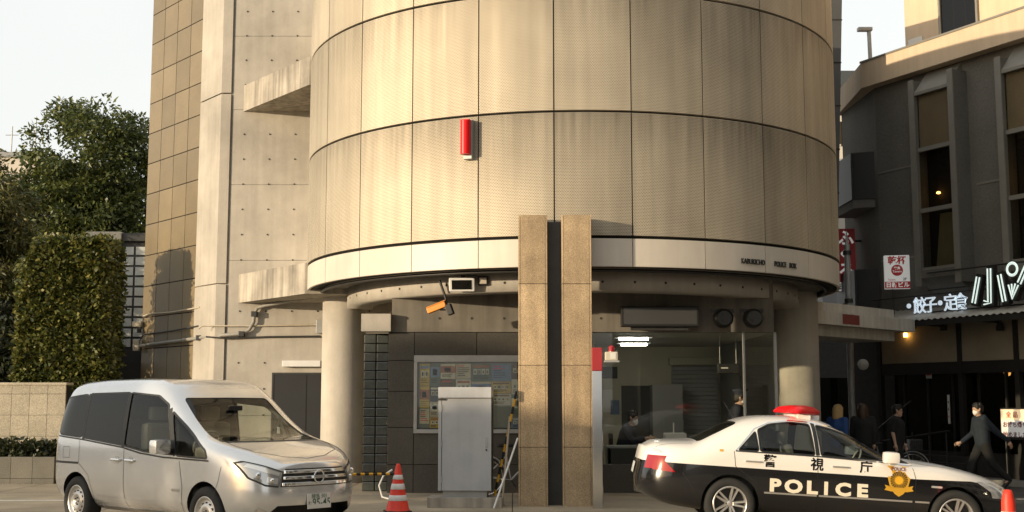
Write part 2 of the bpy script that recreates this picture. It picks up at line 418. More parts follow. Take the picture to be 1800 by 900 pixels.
# ================================================================== ground and streets
def sheet(name, xs, ys, dz, m, zf=None):
    b = MB(); nx = len(xs); zf = zf or (lambda x, y: gz(x)+dz)
    vs = [(x, y, zf(x, y)) for y in ys for x in xs]
    b.add(vs, [(j*nx+i, j*nx+i+1, (j+1)*nx+i+1, (j+1)*nx+i) for j in range(len(ys)-1) for i in range(nx-1)], 0, True)
    return struct(b.build(name, m))
fx = [-900, -300, -100, -40]+[x*.5 for x in range(-40, 60)]+[40, 100, 300, 900]
sheet('ground', fx, [-300, -60, -20]+list(range(-10, 60, 2))+[80, 150, 400, 1500], 0, 'asphalt')
xf = [-24+.5*i for i in range(63)]
sheet('forecourt', [x for x in xf if x <= 6.5], [4+2*i for i in range(14)], .004, 'forecourt')
sheet('parking_line', [-11, -8, -5.5], [19.9, 20.02], .008, 'road_paint', lambda x, y: gz(x)+.008+0)
sheet('road_line', [9.2, 10, 10.8, 11.6], [22.6, 22.72], .006, 'road_paint')
for k, (xa, xb, ya, yb) in enumerate([(-24, 6.4, 15.0, 15.012), (-24, 6.4, 18.0, 18.012), (-24, 6.4, 21.0, 21.012)]+[(-9+3*i, -8.988+3*i, 6, 30) for i in range(5)]):
    xs_ = [xa+(xb-xa)*i/40 for i in range(41)]; sheet('forecourt_joint', xs_, [ya, yb], .007, 'joint')
dg_ = MB().box(-2.6, -2.2, 17.0, 17.4, .062, .0665)
for k in range(7): dg_.box(-2.57+.055*k, -2.545+.055*k, 17.03, 17.37, .0666, .0720)
struct(dg_.build('drain_cover', 'dark_metal'))
# paving slabs at the edge of the forecourt, beside the right hand cone
pv = struct(MB().box(5.9, 11.5, 13.0, 18.6, -.30, gz(9)+.012).build('pavement', 'joint'))
slab = MB().bbox(-.29, .29, -.29, .29, -.03, .012, .006).mesh('paving_slab', 'paving')
for i in range(9):
    for j in range(9):
        o = link('paving_slab', slab, pv, (6.2+.6*i, 13.3+.6*j, gz(9)+.016+random.uniform(-.002, .002)))
kb = MB().prism([(8.3, 30.2), (8.55, 30.2), (13.6, 20.6), (13.35, 20.6)], gz(10)-.02, gz(10)+.11)
struct(kb.build('kerb', 'kerb'))
struct(MB().prism([(8.55, 30.2), (9.6, 31.5), (15.0, 21.2), (13.6, 20.6)], gz(10)-.02, gz(10)+.10).build('sidewalk', 'paving'))

# ================================================================== police box building
CX, CY, RD = 1.18, 24.47, 5.23
STEP = R(13.72); PH0 = R(8.16)
pb = thing('police_box', 'round police box clad in perforated champagne metal panels on concrete columns, beside tall tiled block', 'building', (CX, CY, 0))
def lp(p): return Vector((p[0]-CX, p[1]-CY, p[2]))          # world to the building's frame
class PB(MB):                                                  # builder whose input is in world coordinates
    def build(s, name, mats, parent=None, **k):
        s.v = [(x-CX, y-CY, z) for x, y, z in s.v]; return MB.build(s, name, mats, parent, **k)
drum = PB().arc(CX, CY, 4.9, 5.17, R(-125), R(125), 3.80, 10.3, 64).build('drum_wall', 'joint', pb)
def curved_panel(name, r, a, z0, z1, th, m, n=8, b=.006):
    "one curved panel centred on angle 0 with UVs in metres"
    me = bpy.data.meshes.new(name); vs = []; fs = []
    sec = [(r-th, z0), (r-b, z0), (r, z0+b), (r, z1-b), (r-b, z1), (r-th, z1)]
    for i in range(n+1):
        t = lerp(-a/2, a/2, i/n)
        for rr, z in sec: vs.append((rr*math.sin(t), -rr*math.cos(t), z))
    k = len(sec)
    for i in range(n):
        for j in range(k-1): fs.append((i*k+j, (i+1)*k+j, (i+1)*k+j+1, i*k+j+1))
    fs += [tuple(range(k-1, -1, -1)), tuple(n*k+j for j in range(k))]
    me.from_pydata(vs, [], fs); me.materials.append(M[m])
    uv = me.uv_layers.new(name='UVMap')
    for lo in me.loops:
        v = me.vertices[lo.vertex_index].co; uv.data[lo.index].uv = (math.atan2(v.x, -v.y)*r, v.z)
    for p in me.polygons: p.use_smooth = True
    for e in me.edges: pass
    smooth_angle(me, 20)
    return me
rows = [(4.265, 6.262), (6.296, 8.248), (8.282, 10.24)]
for z0, z1 in rows:
    me = curved_panel('perforated_panel', RD, STEP-.022/RD, z0, z1, .05, 'perforated')
    for k in range(-8, 8):
        link('perforated_panel', me, drum, (0, 0, 0), (0, 0, PH0+STEP*(k+.5)))
fas = PB().arc(CX, CY, 4.95, 5.16, R(-125), R(125), 3.78, 4.22, 64).build('fascia_band', 'joint', pb)
mef = curved_panel('fascia_panel', RD-.01, STEP-.014/RD, 3.768, 4.218, .05, 'fascia')
for k in range(-8, 8): link('fascia_panel', mef, fas, (0, 0, 0), (0, 0, PH0+STEP*(k+.5)))
def on_drum(phi0, z0, r):
    def fn(x, y, d):
        a = phi0 + x/r; return Vector(((r+d)*math.sin(a), -(r+d)*math.cos(a), z0+y))
    return fn
lettering('lettering', 'KABUKICHO', .125, 'sign_ink', fas, on_drum(R(32.4), 3.93, RD+.004), .008, .001, sx=.74)
lettering('lettering', 'POLICE', .125, 'sign_ink', fas, on_drum(R(39.6), 3.93, RD+.004), .008, .001, sx=.78)
lettering('lettering', 'BOX', .125, 'sign_ink', fas, on_drum(R(43.4), 3.93, RD+.004), .008, .001, sx=.78)
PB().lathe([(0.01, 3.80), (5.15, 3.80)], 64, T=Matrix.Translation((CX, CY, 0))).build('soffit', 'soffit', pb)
PB().lathe([(5.2, 10.3), (0.01, 10.35)], 64, T=Matrix.Translation((CX, CY, 0))).build('drum_roof', 'roof_grey', pb)
# soffit pipe ring following the edge and little brackets
PB().tube([(CX+4.95*math.sin(R(a)), CY-4.95*math.cos(R(a)), 3.735) for a in range(-100, 101, 4)], .028, 6).build('soffit_pipe', 'dark_metal', pb)
# ring beam with tie holes, ending against the columns
ring = PB().arc(CX, CY, 3.95, 4.45, R(-88), R(88), 3.46, 3.795, 48).build('ring_beam', 'concrete', pb)
th = PB()
for a in range(-80, 84, 7):
    s_, c_ = math.sin(R(a)), -math.cos(R(a)); p = Vector((CX+4.446*s_, CY+4.446*c_, 3.60)); q = Vector((CX+4.455*s_, CY+4.455*c_, 3.60))
    th.cyl(p, q, .022, n=10)
th.build('tie_holes', 'concrete_dark', ring)['kind'] = 'stuff'
for X in (-3.36, 5.69):
    col = PB().lathe([(.435, -.3), (.435, 3.798)], 40, T=Matrix.Translation((X, 24.5, 0))).build('column', 'concrete', pb)
# straight beam above the porch wall
YW = 21.6
ib = PB().box(-2.12, 4.62, YW-.03, YW+.3, 2.86, 3.79).build('porch_beam', 'concrete_shaded', pb)
th = PB()
for i in range(12):
    x = -1.85+i*.57; th.cyl((x, YW-.037, 3.1), (x, YW-.027, 3.1), .022, n=10)
th.build('tie_holes', 'concrete_dark', ib)['kind'] = 'stuff'
PB().box(-2.64, -2.125, YW-.2, YW+.3, 2.863, 3.17).build('beam_bracket', 'concrete', pb)
# dark granite porch wall of single slabs
pw = PB().box(-2.18, .95, YW+.03, YW+.25, -.2, 2.86).build('porch_wall', 'joint', pb)
xs = [-2.18, -1.72, -.62, .3, .95]
zs = [-.05, .55, 1.19, 1.82, 2.36, 2.855]
bx0, bx1, bz0, bz1 = -1.66, .62, 1.16, 2.33           # notice board opening
for j in range(5):
    for i in range(4):
        if j in (2, 3) and i >= 1: continue
        PB().bbox(xs[i]+.005, xs[i+1]-.005, YW-.01, YW+.05, zs[j]+.005, zs[j+1]-.005, .004).build('stone_slab', 'granite_dark', pw)
# glass block screen beside it
gb = PB().box(-2.66, -2.2, YW+.42, YW+.46, -.1, 2.86).build('glass_block_screen', 'joint', pb)
blk = MB().bbox(-.106, .106, -.05, .03, -.076, .076, .014).mesh('glass_block', 'glass_block')
for i in range(2):
    for j in range(17): link('glass_block', blk, gb, (-2.545+.225*i-CX, YW+.42-CY, .15+.163*j))
# police office behind the window
RX0, RX1, RY1, RZ = .95, 4.66, 27.5, 2.86
PB().box(RX0, RX1, YW+.1, RY1, -.05, .09).build('office_floor', 'room_grey', pb)
PB().box(RX0, RX1, YW+.3, RY1, RZ, RZ+.1).build('office_ceiling', 'ceil', pb)
PB().box(RX0-.1, RX1+.1, RY1, RY1+.15, -.1, RZ+.1).build('office_wall', 'cream_wall', pb)
PB().box(RX0-.15, RX0, YW+.26, RY1, -.1, RZ+.1).build('office_wall', 'cream_wall', pb)
PB().box(RX1, RX1+.15, 25.2, RY1, -.1, RZ+.1).build('office_wall', 'room_grey', pb)
PB().box(RX1, RX1+.015, YW+.16, 25.19, .10, RZ).build('window_pane', 'glass_window', pb)
PB().box(RX1-.02, RX1+.03, YW+.105, YW+.155, .09, RZ).build('window_mullion', 'grey_metal', pb)
p0, p1 = at(1092, 678, RY1), at(1146, 678, RY1)
PB().box(p0.x, p1.x, RY1-.03, RY1-.005, .09, p0.z).build('office_doorway', 'room_dark', pb)
p0, p1 = at(1147, 676, RY1-.6), at(1200, 676, RY1-.6)
PB().bbox(p0.x, p1.x, RY1-.6, RY1-.01, .09, p0.z, .01).build('office_locker', 'desk_grey', pb)
sh = PB()
p0, p1 = at(1180, 640, RY1-.03), at(1262, 640, RY1-.03)
for i in range(26): sh.bbox(p0.x, p1.x, RY1-.06, RY1-.01, .1+i*.093, .185+i*.093, .012)
sh.build('office_shutter', 'desk_grey', pb)
p0, p1 = at(1176, 640, RY1-.1), at(1268, 640, RY1-.1)
PB().bbox(p0.x, p1.x, RY1-.2, RY1-.01, p0.z-.02, p0.z+.14, .01).build('shutter_box', 'cream_wall', pb)
for Y in (23.0, 25.3):
    g = at(1114, 600, Y)
    fx_ = PB().prism([(g.x-.34, Y-.22), (g.x+.34, Y-.22), (g.x+.34, Y+.22), (g.x-.34, Y+.22)], RZ-.03, RZ-.002).build('ceiling_light', 'white_metal', pb)
    PB().bbox(g.x-.27, g.x+.27, Y-.07, Y+.07, RZ-.075, RZ-.032, .01).build('lamp_tube', 'lamp_tube', fx_)
# window of the office: frame and two panes
gx0, gx1, gx2 = 1.0, at(1309, 650, YW).x, 4.64
PB().box(gx0, gx1-.01, YW+.10, YW+.115, .55, 2.86).build('window_pane', 'glass_window', pb)
PB().box(gx1+.03, gx2-.01, YW+.10, YW+.115, .552, 2.86).build('window_pane', 'glass_window', pb)
PB().box(gx1-.008, gx1+.028, YW+.07, YW+.14, .09, 2.859).build('window_mullion', 'grey_metal', pb)
PB().box(gx0, gx2, YW+.06, YW+.16, .0, .548).build('window_apron', 'granite_dark', pb)
# ---- tall block behind: concrete wall, corner pier, tile clad flank
A = Vector((-6.19, 25.7)); ed = Vector((-.648, .761)); Bp = A+ed*3.85; P1 = A+ed*1.03
blkp = [(A.x, A.y), (P1.x, P1.y), (P1.x+.08, P1.y+.10), (Bp.x+.1, Bp.y+.05), (-4.0, 34.5), (6.6, 34.5), (6.6, 28.2), (3.0, 28.0), (-2.0, 28.0), (-2.0, 25.7)]
tower = PB().prism(blkp, -.2, 11.75).build('tower_block', 'concrete', pb)
# formwork panels of the wall: cast lifts with fine joints between
zl = [-.1, 1.35, 2.97, 4.60, 6.22, 7.85, 9.47, 11.1, 11.74]
for i in range(len(zl)-1):
    PB().bbox(-5.98, -2.3, 25.655, 25.75, zl[i]+.003, zl[i+1]-.003, .004).build('cast_lift', 'concrete', tower)
    # front of the pier, 5 cm proud of the lifts behind a shadow groove
thw = PB()
for i in range(7):
    for j in range(21):
        x = -5.72+.545*i; z = .28+.541*j
        if -4.98 < x < -4.0 and z < 2.3: continue
        thw.cyl((x, 25.640, z), (x, 25.657, z), .017, n=8)
thw.build('tie_holes', 'concrete_dark', tower)['kind'] = 'stuff'
for z0, z1 in ((-.1, 4.085), (4.115, 8.185), (8.215, 11.74)):
    T = Matrix.Translation((A.x, A.y, 0)) @ Matrix.Rotation(math.atan2(ed.y, ed.x), 4, 'Z')
    PB().prism([(-6.225, 25.62), (-6.02, 25.62), (-6.02, 25.72), (-6.15, 25.76), (-6.19+ed.x*1.0, 25.7+ed.y*1.0), (-6.225+ed.x*1.02, 25.68+ed.y*1.02)], z0, z1).build('corner_pier', 'concrete', tower)
# bronze tiles on the flank
fl = PB().prism([(P1.x+.02, P1.y+.03), (Bp.x+.02, Bp.y+.03), (Bp.x+.13, Bp.y+.08), (P1.x+.13, P1.y+.1)], -.1, 11.7).build('tiled_flank', 'joint', tower)
nrm = Vector((-ed.y, ed.x)); 
if nrm.y > 0: nrm = -nrm
tl = MB().bbox(-.340, .340, -.012, .018, -.355, .355, .006).mesh('wall_tile', 'bronze_tile')
ang = math.atan2(-ed.y, -ed.x)
for i in range(4):
    for j in range(16):
        c = P1+ed*(.36+.70*i)+Vector((.02, .03))
        link('wall_tile', tl, fl, (c.x-CX, c.y-CY, .30+.73*j), (0, 0, ang))
# slab wedges between block and drum
for z0, z1 in ((3.70, 4.30), (7.81, 8.38)):
    PB().prism([(-5.76, 25.66), (-3.98, 23.42), (-2.2, 23.6), (-2.2, 25.66)], z0, z1).build('slab_wedge', 'concrete_stained', pb)
# dark door with its lamp
dr = PB().box(-4.96, -3.6, 25.60, 25.654, 0.0, 2.20).build('door', 'door_dark', pb)
PB().bbox(-4.86, -4.80, 25.56, 25.60, .98, 1.12, .008).build('door_handle', 'grey_metal', dr)
PB().box(-4.29, -4.27, 25.596, 25.5995, 0.02, 2.19).build('door_joint', 'joint', dr)
PB().box(-5.0, -4.962, 25.59, 25.66, 0.0, 2.24).build('door_frame', 'dark_metal', dr)
PB().box(-4.962, -3.6, 25.59, 25.66, 2.202, 2.24).build('door_frame', 'dark_metal', dr)
PB().bbox(-4.78, -3.98, 25.50, 25.65, 2.36, 2.49, .012).build('door_light', 'white_metal', pb)
# slanting dark tile wall seen behind the right edge of the drum
q0, q1 = at(1469, 420, 28.4), at(1482, -5, 28.4)
lean = PB().add([(5.2, 28.4, q0.z-1.2), (q0.x, 28.4, q0.z-1.2), (q1.x, 28.4, 11.8), (5.2, 28.4, 11.8), (5.2, 31, q0.z-1.2), (q0.x, 31, q0.z-1.2), (q1.x, 31, 11.8), (5.2, 31, 11.8)],
    [(0, 1, 2, 3), (1, 5, 6, 2), (4, 7, 6, 5), (0, 3, 7, 4), (3, 2, 6, 7), (0, 4, 5, 1)]).build('leaning_wall', 'dark_tile', pb)
for j in range(7):
    z = 4.4+j*1.05; k = (z-q0.z+1.2)/(11.8-q0.z+1.2); xr = lerp(q0.x, q1.x, k)
    PB().box(xr-.9, xr+.012, 28.385, 31.01, z, z+.02).build('wall_joint', 'joint', lean)
# concrete canopy reaching right from the column
c0, c1 = at(1441, 556, 24.6), at(1608, 570, 27.6)
dv = Vector((c1.x-c0.x, c1.y-c0.y)).normalized(); nv = Vector((-dv.y, dv.x))
def cpoly(a, b, w0, w1): return [(c0.x+dv.x*t+nv.x*w_, c0.y+dv.y*t+nv.y*w_) for t, w_ in ((a, w0), (b, w0), (b, w1), (a, w1))]
Lc = (Vector((c1.x, c1.y))-Vector((c0.x, c0.y))).length
can = PB().prism(cpoly(-.1, Lc, 0, 1.6), 3.20, 3.47).build('canopy', 'canopy_white', pb)
PB().prism(cpoly(-.1, Lc-.75, .12, 1.5), 3.472, 3.66).build('canopy_upstand', 'canopy_white', can)
PB().prism(cpoly(-.1, Lc-.5, .25, 1.4), 2.98, 3.198).build('canopy_beam', 'canopy_white', can)
PB().prism(cpoly(.92, 1.62, -.006, .02), 3.235, 3.44).build('red_plate', 'brown_red', can)
# ================================================================== things fixed on and around the police box
# granite twin pillar in front
YP = 18.85
tp = thing('twin_pillar', 'tall beige granite pillar of two slabs with dark slot, before the drum', 'pillar', (.66, YP, 0))
def TPB(): 
    b = MB(); return b
def tbuild(b, n, m, par=tp): b.v = [(x-.66, y-YP, z) for x, y, z in b.v]; return b.build(n, m, par)
zt = [gz(0)-.1, .951, 2.197, 3.452, 4.535]
for xa, xb in ((.099, .547), (.773, 1.231)):
    core = tbuild(MB().box(xa+.02, xb-.02, YP+.02, YP+.33, -.1, 4.505), 'slab_core', 'joint')
    for j in range(4):
        b0, b1 = zt[j]+.004, zt[j+1]-.004
        tbuild(MB().bbox(xa+.032, xb-.032, YP, YP+.03, b0, b1, .004), 'stone_panel', 'granite', core)
        for x0, x1 in ((xa, xa+.027), (xb-.027, xb)):
            tbuild(MB().bbox(x0, x1, YP+.001, YP+.345, b0, b1, .004), 'stone_panel', 'granite', core)
    tbuild(MB().bbox(xa+.03, xb-.03, YP+.005, YP+.34, 4.507, 4.532, .004), 'stone_cap', 'granite', core)
tbuild(MB().box(.552, .768, YP+.24, YP+.30, -.1, 4.455), 'slot_panel', 'dark_metal')
# polished steel post beside the pillar with a red reflection painted on its top
sp_ = thing('steel_post', 'polished steel post with red reflection painted on its top against right side of granite pillar', 'post', (1.32, 18.55, gz(1.3)))
b = MB(); p = at(1041, 900, 18.5); q = at(1061, 900, 18.5); zz = at(1050, 652, 18.5).z; zt_ = at(1050, 611, 18.5).z
MB().bbox(p.x-1.32+.012, q.x-1.32, -.07, .07, 0, zz-gz(1.3), .012).build('post_shaft', 'steel', sp_)
MB().bbox(p.x-1.32+.012, q.x-1.32, -.07, .07, zz-gz(1.3)+.002, zt_-gz(1.3), .012).build('post_top', 'reflected_red', sp_)
MB().cyl((-.06, 0, zt_-gz(1.3)), (-.08, 0, zt_-gz(1.3)+.05), .012, n=8).build('post_hook', 'dark_metal', sp_)
bx = at(1075, 622, 18.45)
bl = thing('beacon_box', 'beige box with small red beacon dome mounted beside the steel post', 'beacon', tuple(bx))
MB().bbox(-.10, .09, -.06, .06, -.10, .03, .015).build('box', 'beige_plastic', bl)
MB().bbox(-.115, .115, -.075, .075, -.13, -.10, .01).build('tray', 'grey_metal', bl)
MB().bbox(-.02, .06, -.066, -.06, -.08, .015, .002).build('label_plate', 'paper_white', bl)
MB().lathe([(.0, .13), (.03, .125), (.048, .10), (.05, .03)], 16).build('dome', 'lens_red', bl)
# red wall lamp on the drum
a = R(-20.9)
rl = thing('red_wall_lamp', 'red cylindrical police lamp fixed high on the metal drum', 'lamp', (CX+RD*math.sin(a), CY-RD*math.cos(a), 5.885), a)
MB().bbox(-.075, .075, -.10, 0, -.34, .31, .008).build('back_plate', 'grey_metal', rl)
MB().add(*(lambda n: ([(-.015+.085*math.cos(math.pi*2*i/n), -.15+.085*math.sin(math.pi*2*i/n), z) for z in (-.27, .28) for i in range(n)],
     [(i, (i+1) % n, n+(i+1) % n, n+i) for i in range(n)]+[tuple(range(n-1, -1, -1)), tuple(range(n, 2*n))]))(20), 0, False).build('red_lens', 'lamp_red', rl)
for o in rl.children:
    if o.name.startswith('red_lens'): smooth_angle(o.data, 40)
MB().bbox(-.09, .06, -.20, -.10, .283, .30, .004).build('cap', 'lamp_red', rl)
# floodlight, small lamp, camera under the rim
fl_ = at(812, 500, 20.25)
fd = thing('floodlight', 'white framed square floodlight under the drum rim beside the pillar', 'floodlight', tuple(fl_), R(6))
fd.rotation_euler = (R(12), 0, R(-5))
fr = MB().bbox(-.215, .215, -.04, .10, -.115, .115, .02).build('housing', 'white_metal', fd)
MB().box(-.165, .165, -.046, -.038, -.078, .078).build('reflector', 'grey_metal', fd)
MB().box(-.165, .165, -.052, -.048, -.078, .078).build('lens', 'glass_building', fd)
MB().box(-.03, .03, .1, .2, .02, .26).build('bracket', 'dark_metal', fd)
f2 = at(849, 494, 20.3)
s2 = thing('small_spotlight', 'small black spotlight with pale lens right of the white floodlight', 'spotlight', tuple(f2))
MB().bbox(-.085, .085, -.05, .12, -.075, .075, .012).build('housing', 'black', s2)
MB().box(-.058, .058, -.056, -.051, -.05, .05).build('lens', 'beige_plastic', s2)
MB().box(-.02, .02, .1, .16, .05, .28).build('bracket', 'dark_metal', s2)
c2 = at(768, 541, 20.6)
cc = thing('security_camera', 'security camera in an orange housing hanging below the ring beam', 'camera', tuple(c2), R(198))
cc.rotation_euler = (0, R(20), R(180-14))
MB().bbox(-.17, .17, -.055, .055, -.045, .05, .012).build('housing', 'orange_plastic', cc)  # housing coloured orange
MB().bbox(-.19, .16, -.062, .062, .051, .066, .006).build('sun_shield', 'orange_plastic', cc)
MB().cyl((.17, 0, 0), (.176, 0, 0), .035, n=14).build('lens', 'black', cc)
MB().tube([(-.05, 0, -.05), (-.16, 0, -.10), (-.20, 0, .10), (-.20, 0, .42)], .022).build('bracket', 'black', cc)
MB().bbox(-.25, -.15, -.06, .06, -.2, -.02, .01).build('junction_box', 'black', cc)
# items over the window
dbp0, dbp1 = at(1092, 538, 21.2), at(1229, 574, 21.2)
db = thing('display_board', 'black unlit display board above the police office window', 'board', ((dbp0.x+dbp1.x)/2, 21.2, (dbp0.z+dbp1.z)/2))
wv, hv = (dbp1.x-dbp0.x)/2, (dbp0.z-dbp1.z)/2
MB().bbox(-wv, wv, -.02, .2, -hv, hv, .012).build('case', 'black', db); MB().box(-wv+.04, wv-.04, -.024, -.0205, -hv+.04, hv-.04).build('screen', 'lamp_dark', db)
MB().box(-.5, .5, .1, .16, -hv-.06, -hv).build('rail', 'dark_metal', db)
for px, wd in ((1270, 'nearer the display board'), (1322, 'nearer the right column')):
    c = at(px, 560, 21.1)
    t = thing('black_spotlight', 'black round spotlight over the office window, the one '+wd, 'spotlight', tuple(c), 0, 'black spotlights over the window')
    MB().lathe([(.0, -.10), (.13, -.10), (.17, 0), (.16, .12), (.10, .2), (0, .2)], 20, T=Matrix.Rotation(R(90), 4, 'X') @ Matrix.Rotation(R(8), 4, 'Y')).build('housing', 'black', t)
    MB().box(-.2, .2, .0, .04, .1, .17).build('yoke', 'dark_metal', t)
    MB().cyl((0, -.205, 0), (0, -.2, 0), .12, n=20).build('lens', 'lamp_dark', t)
# conduits and cables on the block
def wall_pts(px_list, Y=25.6): return [at(x, y, Y) for x, y in px_list]
def flank_pt(px, py, o=.05):
    n3 = Vector((nrm.x, nrm.y, 0)); return on_plane(px, py, Vector((P1.x, P1.y, 0))+n3*o, n3)
cb = thing('grey_conduit', 'thick grey conduit running along tiled flank and bending up under concrete slab', 'conduit')
pts = [flank_pt(246, 608, .06), flank_pt(300, 601, .06), flank_pt(350, 594, .06)]+wall_pts([(392, 589), (425, 587), (438, 580), (446, 566), (447, 552), (452, 542), (466, 537)], 25.57)+[at(520, 527, 24.9), at(562, 521, 24.4)]
MB().tube(pts, .038, 8).build('pipe', 'pipe_grey', cb)
for p in (pts[2], pts[4], pts[7]): MB().bbox(p.x-.06, p.x+.06, p.y-.06, p.y+.06, p.z-.055, p.z+.055, .01).build('coupling', 'dark_metal', cb)
wire = MB().tube([flank_pt(250, 556), flank_pt(262, 552), flank_pt(300, 549), flank_pt(330, 544), flank_pt(351, 540)], .018, 6).build('white_cable', 'cable_beige'); tag(wire, 'pale cable clipped highest across the tiled flank', 'cable')
wire = MB().tube([flank_pt(247, 596), flank_pt(252, 588), flank_pt(300, 582), flank_pt(349, 573)], .018, 6).build('black_cable', 'cable_black'); tag(wire, 'black cable on the tiled flank just above the grey conduit', 'cable')
wire = MB().tube(wall_pts([(349, 578), (356, 573), (440, 573), (562, 571)], 25.6), .016, 6).build('beige_cable', 'cable_beige'); tag(wire, 'thin beige cable running level along the concrete wall', 'cable')
wire = MB().tube(wall_pts([(362, 592), (400, 595), (470, 592), (564, 591)], 25.6), .018, 6).build('black_cable', 'cable_black'); tag(wire, 'black cable running level along the concrete wall below the beige one', 'cable')
jb = at(562, 574, 25.58); o = MB().bbox(-.07, .07, -.05, .05, -.14, .14, .01).build('junction_box', 'grey_metal', None, tuple(jb)); tag(o, 'grey junction box on concrete wall beside the left column', 'box')
jb = flank_pt(242, 570, .1); o = thing('wall_camera', 'small pale camera on the left edge of the tiled flank', 'camera', tuple(jb))
MB().bbox(-.12, .10, -.08, .08, -.06, .06, .02).build('housing', 'beige_plastic', o); MB().box(0, .08, -.03, .06, -.2, -.06).build('bracket', 'dark_metal', o)
jb = flank_pt(240, 607, .08); o = MB().bbox(-.07, .07, -.06, .06, -.13, .13, .01).build('terminal_box', 'beige_plastic', None, tuple(jb)); tag(o, 'beige terminal box at the left end of the grey conduit', 'box')
# notice board
nb = thing('notice_board', 'wide glazed notice board full of posters in the dark porch wall', 'notice board', (0, YW, 0))
def nbb(n, m, *a, par=nb, b=0): 
    mb = MB(); (mb.bbox(*a, b) if b else mb.box(*a)); mb.v = [(x, y-YW, z) for x, y, z in mb.v]; return mb.build(n, m, par)
nbb('back_panel', 'room_grey', bx0, bx1, YW+.02, YW+.05, bz0, bz1)
for a_ in ((bx0-.06, bx1+.06, bz1, bz1+.12), (bx0-.06, bx1+.06, bz0-.07, bz0), (bx0-.06, bx0, bz0, bz1), (bx1, bx1+.06, bz0, bz1)):
    nbb('frame', 'grey_metal', a_[0], a_[1], YW-.05, YW+.06, a_[2]+.001, a_[3]-.001, b=.006)
pcols = [(.52, .47, .36), (.07, .08, .11), (.46, .40, .30), (.13, .08, .05), (.50, .34, .06), (.14, .20, .32), (.58, .55, .48), (.34, .13, .06), (.12, .15, .13), (.40, .38, .33)]
for i, c in enumerate(pcols): mat('poster%d' % i, c, .6, var=.25, vs=9)
px = bx0+.04; k = 0
cols_ = []
while px < bx1-.1:
    wp = random.choice([.17, .22, .26, .34]); wp = min(wp, bx1-.03-px); z = bz1-.03
    while z > bz0+.12:
        hp = min(random.choice([.2, .26, .30, .38]), z-bz0-.02)
        if random.random() < .9:
            mb = MB().box(-wp/2, wp/2, -.004, 0, -hp/2, hp/2)
            po = mb.build('poster', 'poster%d' % random.randrange(10), nb, (px+wp/2, .012+random.uniform(-.004, .004), z-hp/2))
            kind = random.randrange(3); ink = random.choice([0, 1, 3, 5, 6, 7])
            def pr_(x0, x1, z0, z1, m_, n_='print_block'): MB().box(x0, x1, -.002, 0, z0, z1).build(n_, m_, po, (0, -.0045, 0))
            if kind == 0:
                pr_(-wp*.42, wp*.42, hp*.28, hp*.42, 'poster%d' % ink)
                nph = max(2, int(wp/.085))
                for q in range(nph):
                    x_ = lerp(-wp*.42, wp*.42, (q+.5)/nph); pr_(x_-.028, x_+.028, -hp*.12, hp*.2, random.choice(['cream_wall', 'poster6', 'poster9']), 'photo'); pr_(x_-.014, x_+.014, -hp*.06, hp*.12, random.choice(['skin', 'sign_ink', 'poster3']), 'portrait')
                for q in range(3): pr_(-wp*.4, wp*random.uniform(.1, .4), -hp*(.2+.08*q)-.004, -hp*(.2+.08*q)+.004, 'sign_ink', 'text_line')
            elif kind == 1:
                pr_(-wp*.5, wp*.5, -hp*.1, hp*.35, 'poster%d' % ink); pr_(-wp*.25, wp*.2, -hp*.02, hp*.25, random.choice(['poster4', 'skin', 'poster6', 'poster5']), 'photo')
                for q in range(3): pr_(-wp*.4, wp*random.uniform(.1, .4), -hp*(.2+.08*q)-.004, -hp*(.2+.08*q)+.004, 'sign_ink' if ink != 1 else 'paper_white', 'text_line')
            else:
                for q in range(6): pr_(-wp*.4, wp*random.uniform(.0, .4), hp*(.36-.13*q)-.006, hp*(.36-.13*q)+.006, random.choice(['sign_ink', 'sign_ink', 'sign_red']), 'text_line')
        z -= hp+.012
    px += wp+.012
nbb('glazing', 'glass_clear', bx0, bx1, YW-.03, YW-.024, bz0, bz1)
# steel cabinet on plinth
kx = at(818, 860, 18.75); kb_ = thing('steel_cabinet', 'pale grey steel control cabinet with visor on concrete plinth', 'cabinet', (kx.x, 18.75, gz(-.7)), R(-3))
MB().bbox(-.56, .56, -.16, .40, 0, .155, .01).build('plinth', 'concrete_dark' if False else 'concrete_stained', kb_)
MB().box(-.33, .33, -.1, .32, .155, .25).build('base', 'grey_metal', kb_)
MB().bbox(-.40, .40, -.12, .36, .25, 1.66, .008).build('case', 'dark_metal', kb_)
MB().bbox(-.345, .40, -.145, -.121, .255, 1.63, .006).build('door', 'cabinet_grey', kb_)
MB().bbox(-.40, -.352, -.145, -.121, .255, 1.63, .006).build('hinge_strip', 'cabinet_grey', kb_)
MB().add([(-.40, -.19, 1.64), (.40, -.19, 1.64), (.40, -.19, 1.80), (-.40, -.19, 1.80), (-.40, .37, 1.64), (.40, .37, 1.64), (.40, .37, 1.80), (-.40, .37, 1.80)],
         [(0, 1, 2, 3), (1, 5, 6, 2), (5, 4, 7, 6), (4, 0, 3, 7), (3, 2, 6, 7), (0, 4, 5, 1)]).build('visor', 'cabinet_grey', kb_)
MB().bbox(-.41, -.28, -.16, -.146, 1.60, 1.625, .004).build('latch', 'dark_metal', kb_)
MB().bbox(.31, .345, -.156, -.145, .90, 1.05, .004).build('door_handle', 'grey_metal', kb_)
MB().cyl((.328, -.155, .86), (.328, -.144, .86), .014, n=12).build('lock', 'dark_metal', kb_)
for z in (.42, .95, 1.48): MB().bbox(-.365, -.335, -.152, -.1445, z-.05, z+.05, .003).build('hinge', 'grey_metal', kb_)
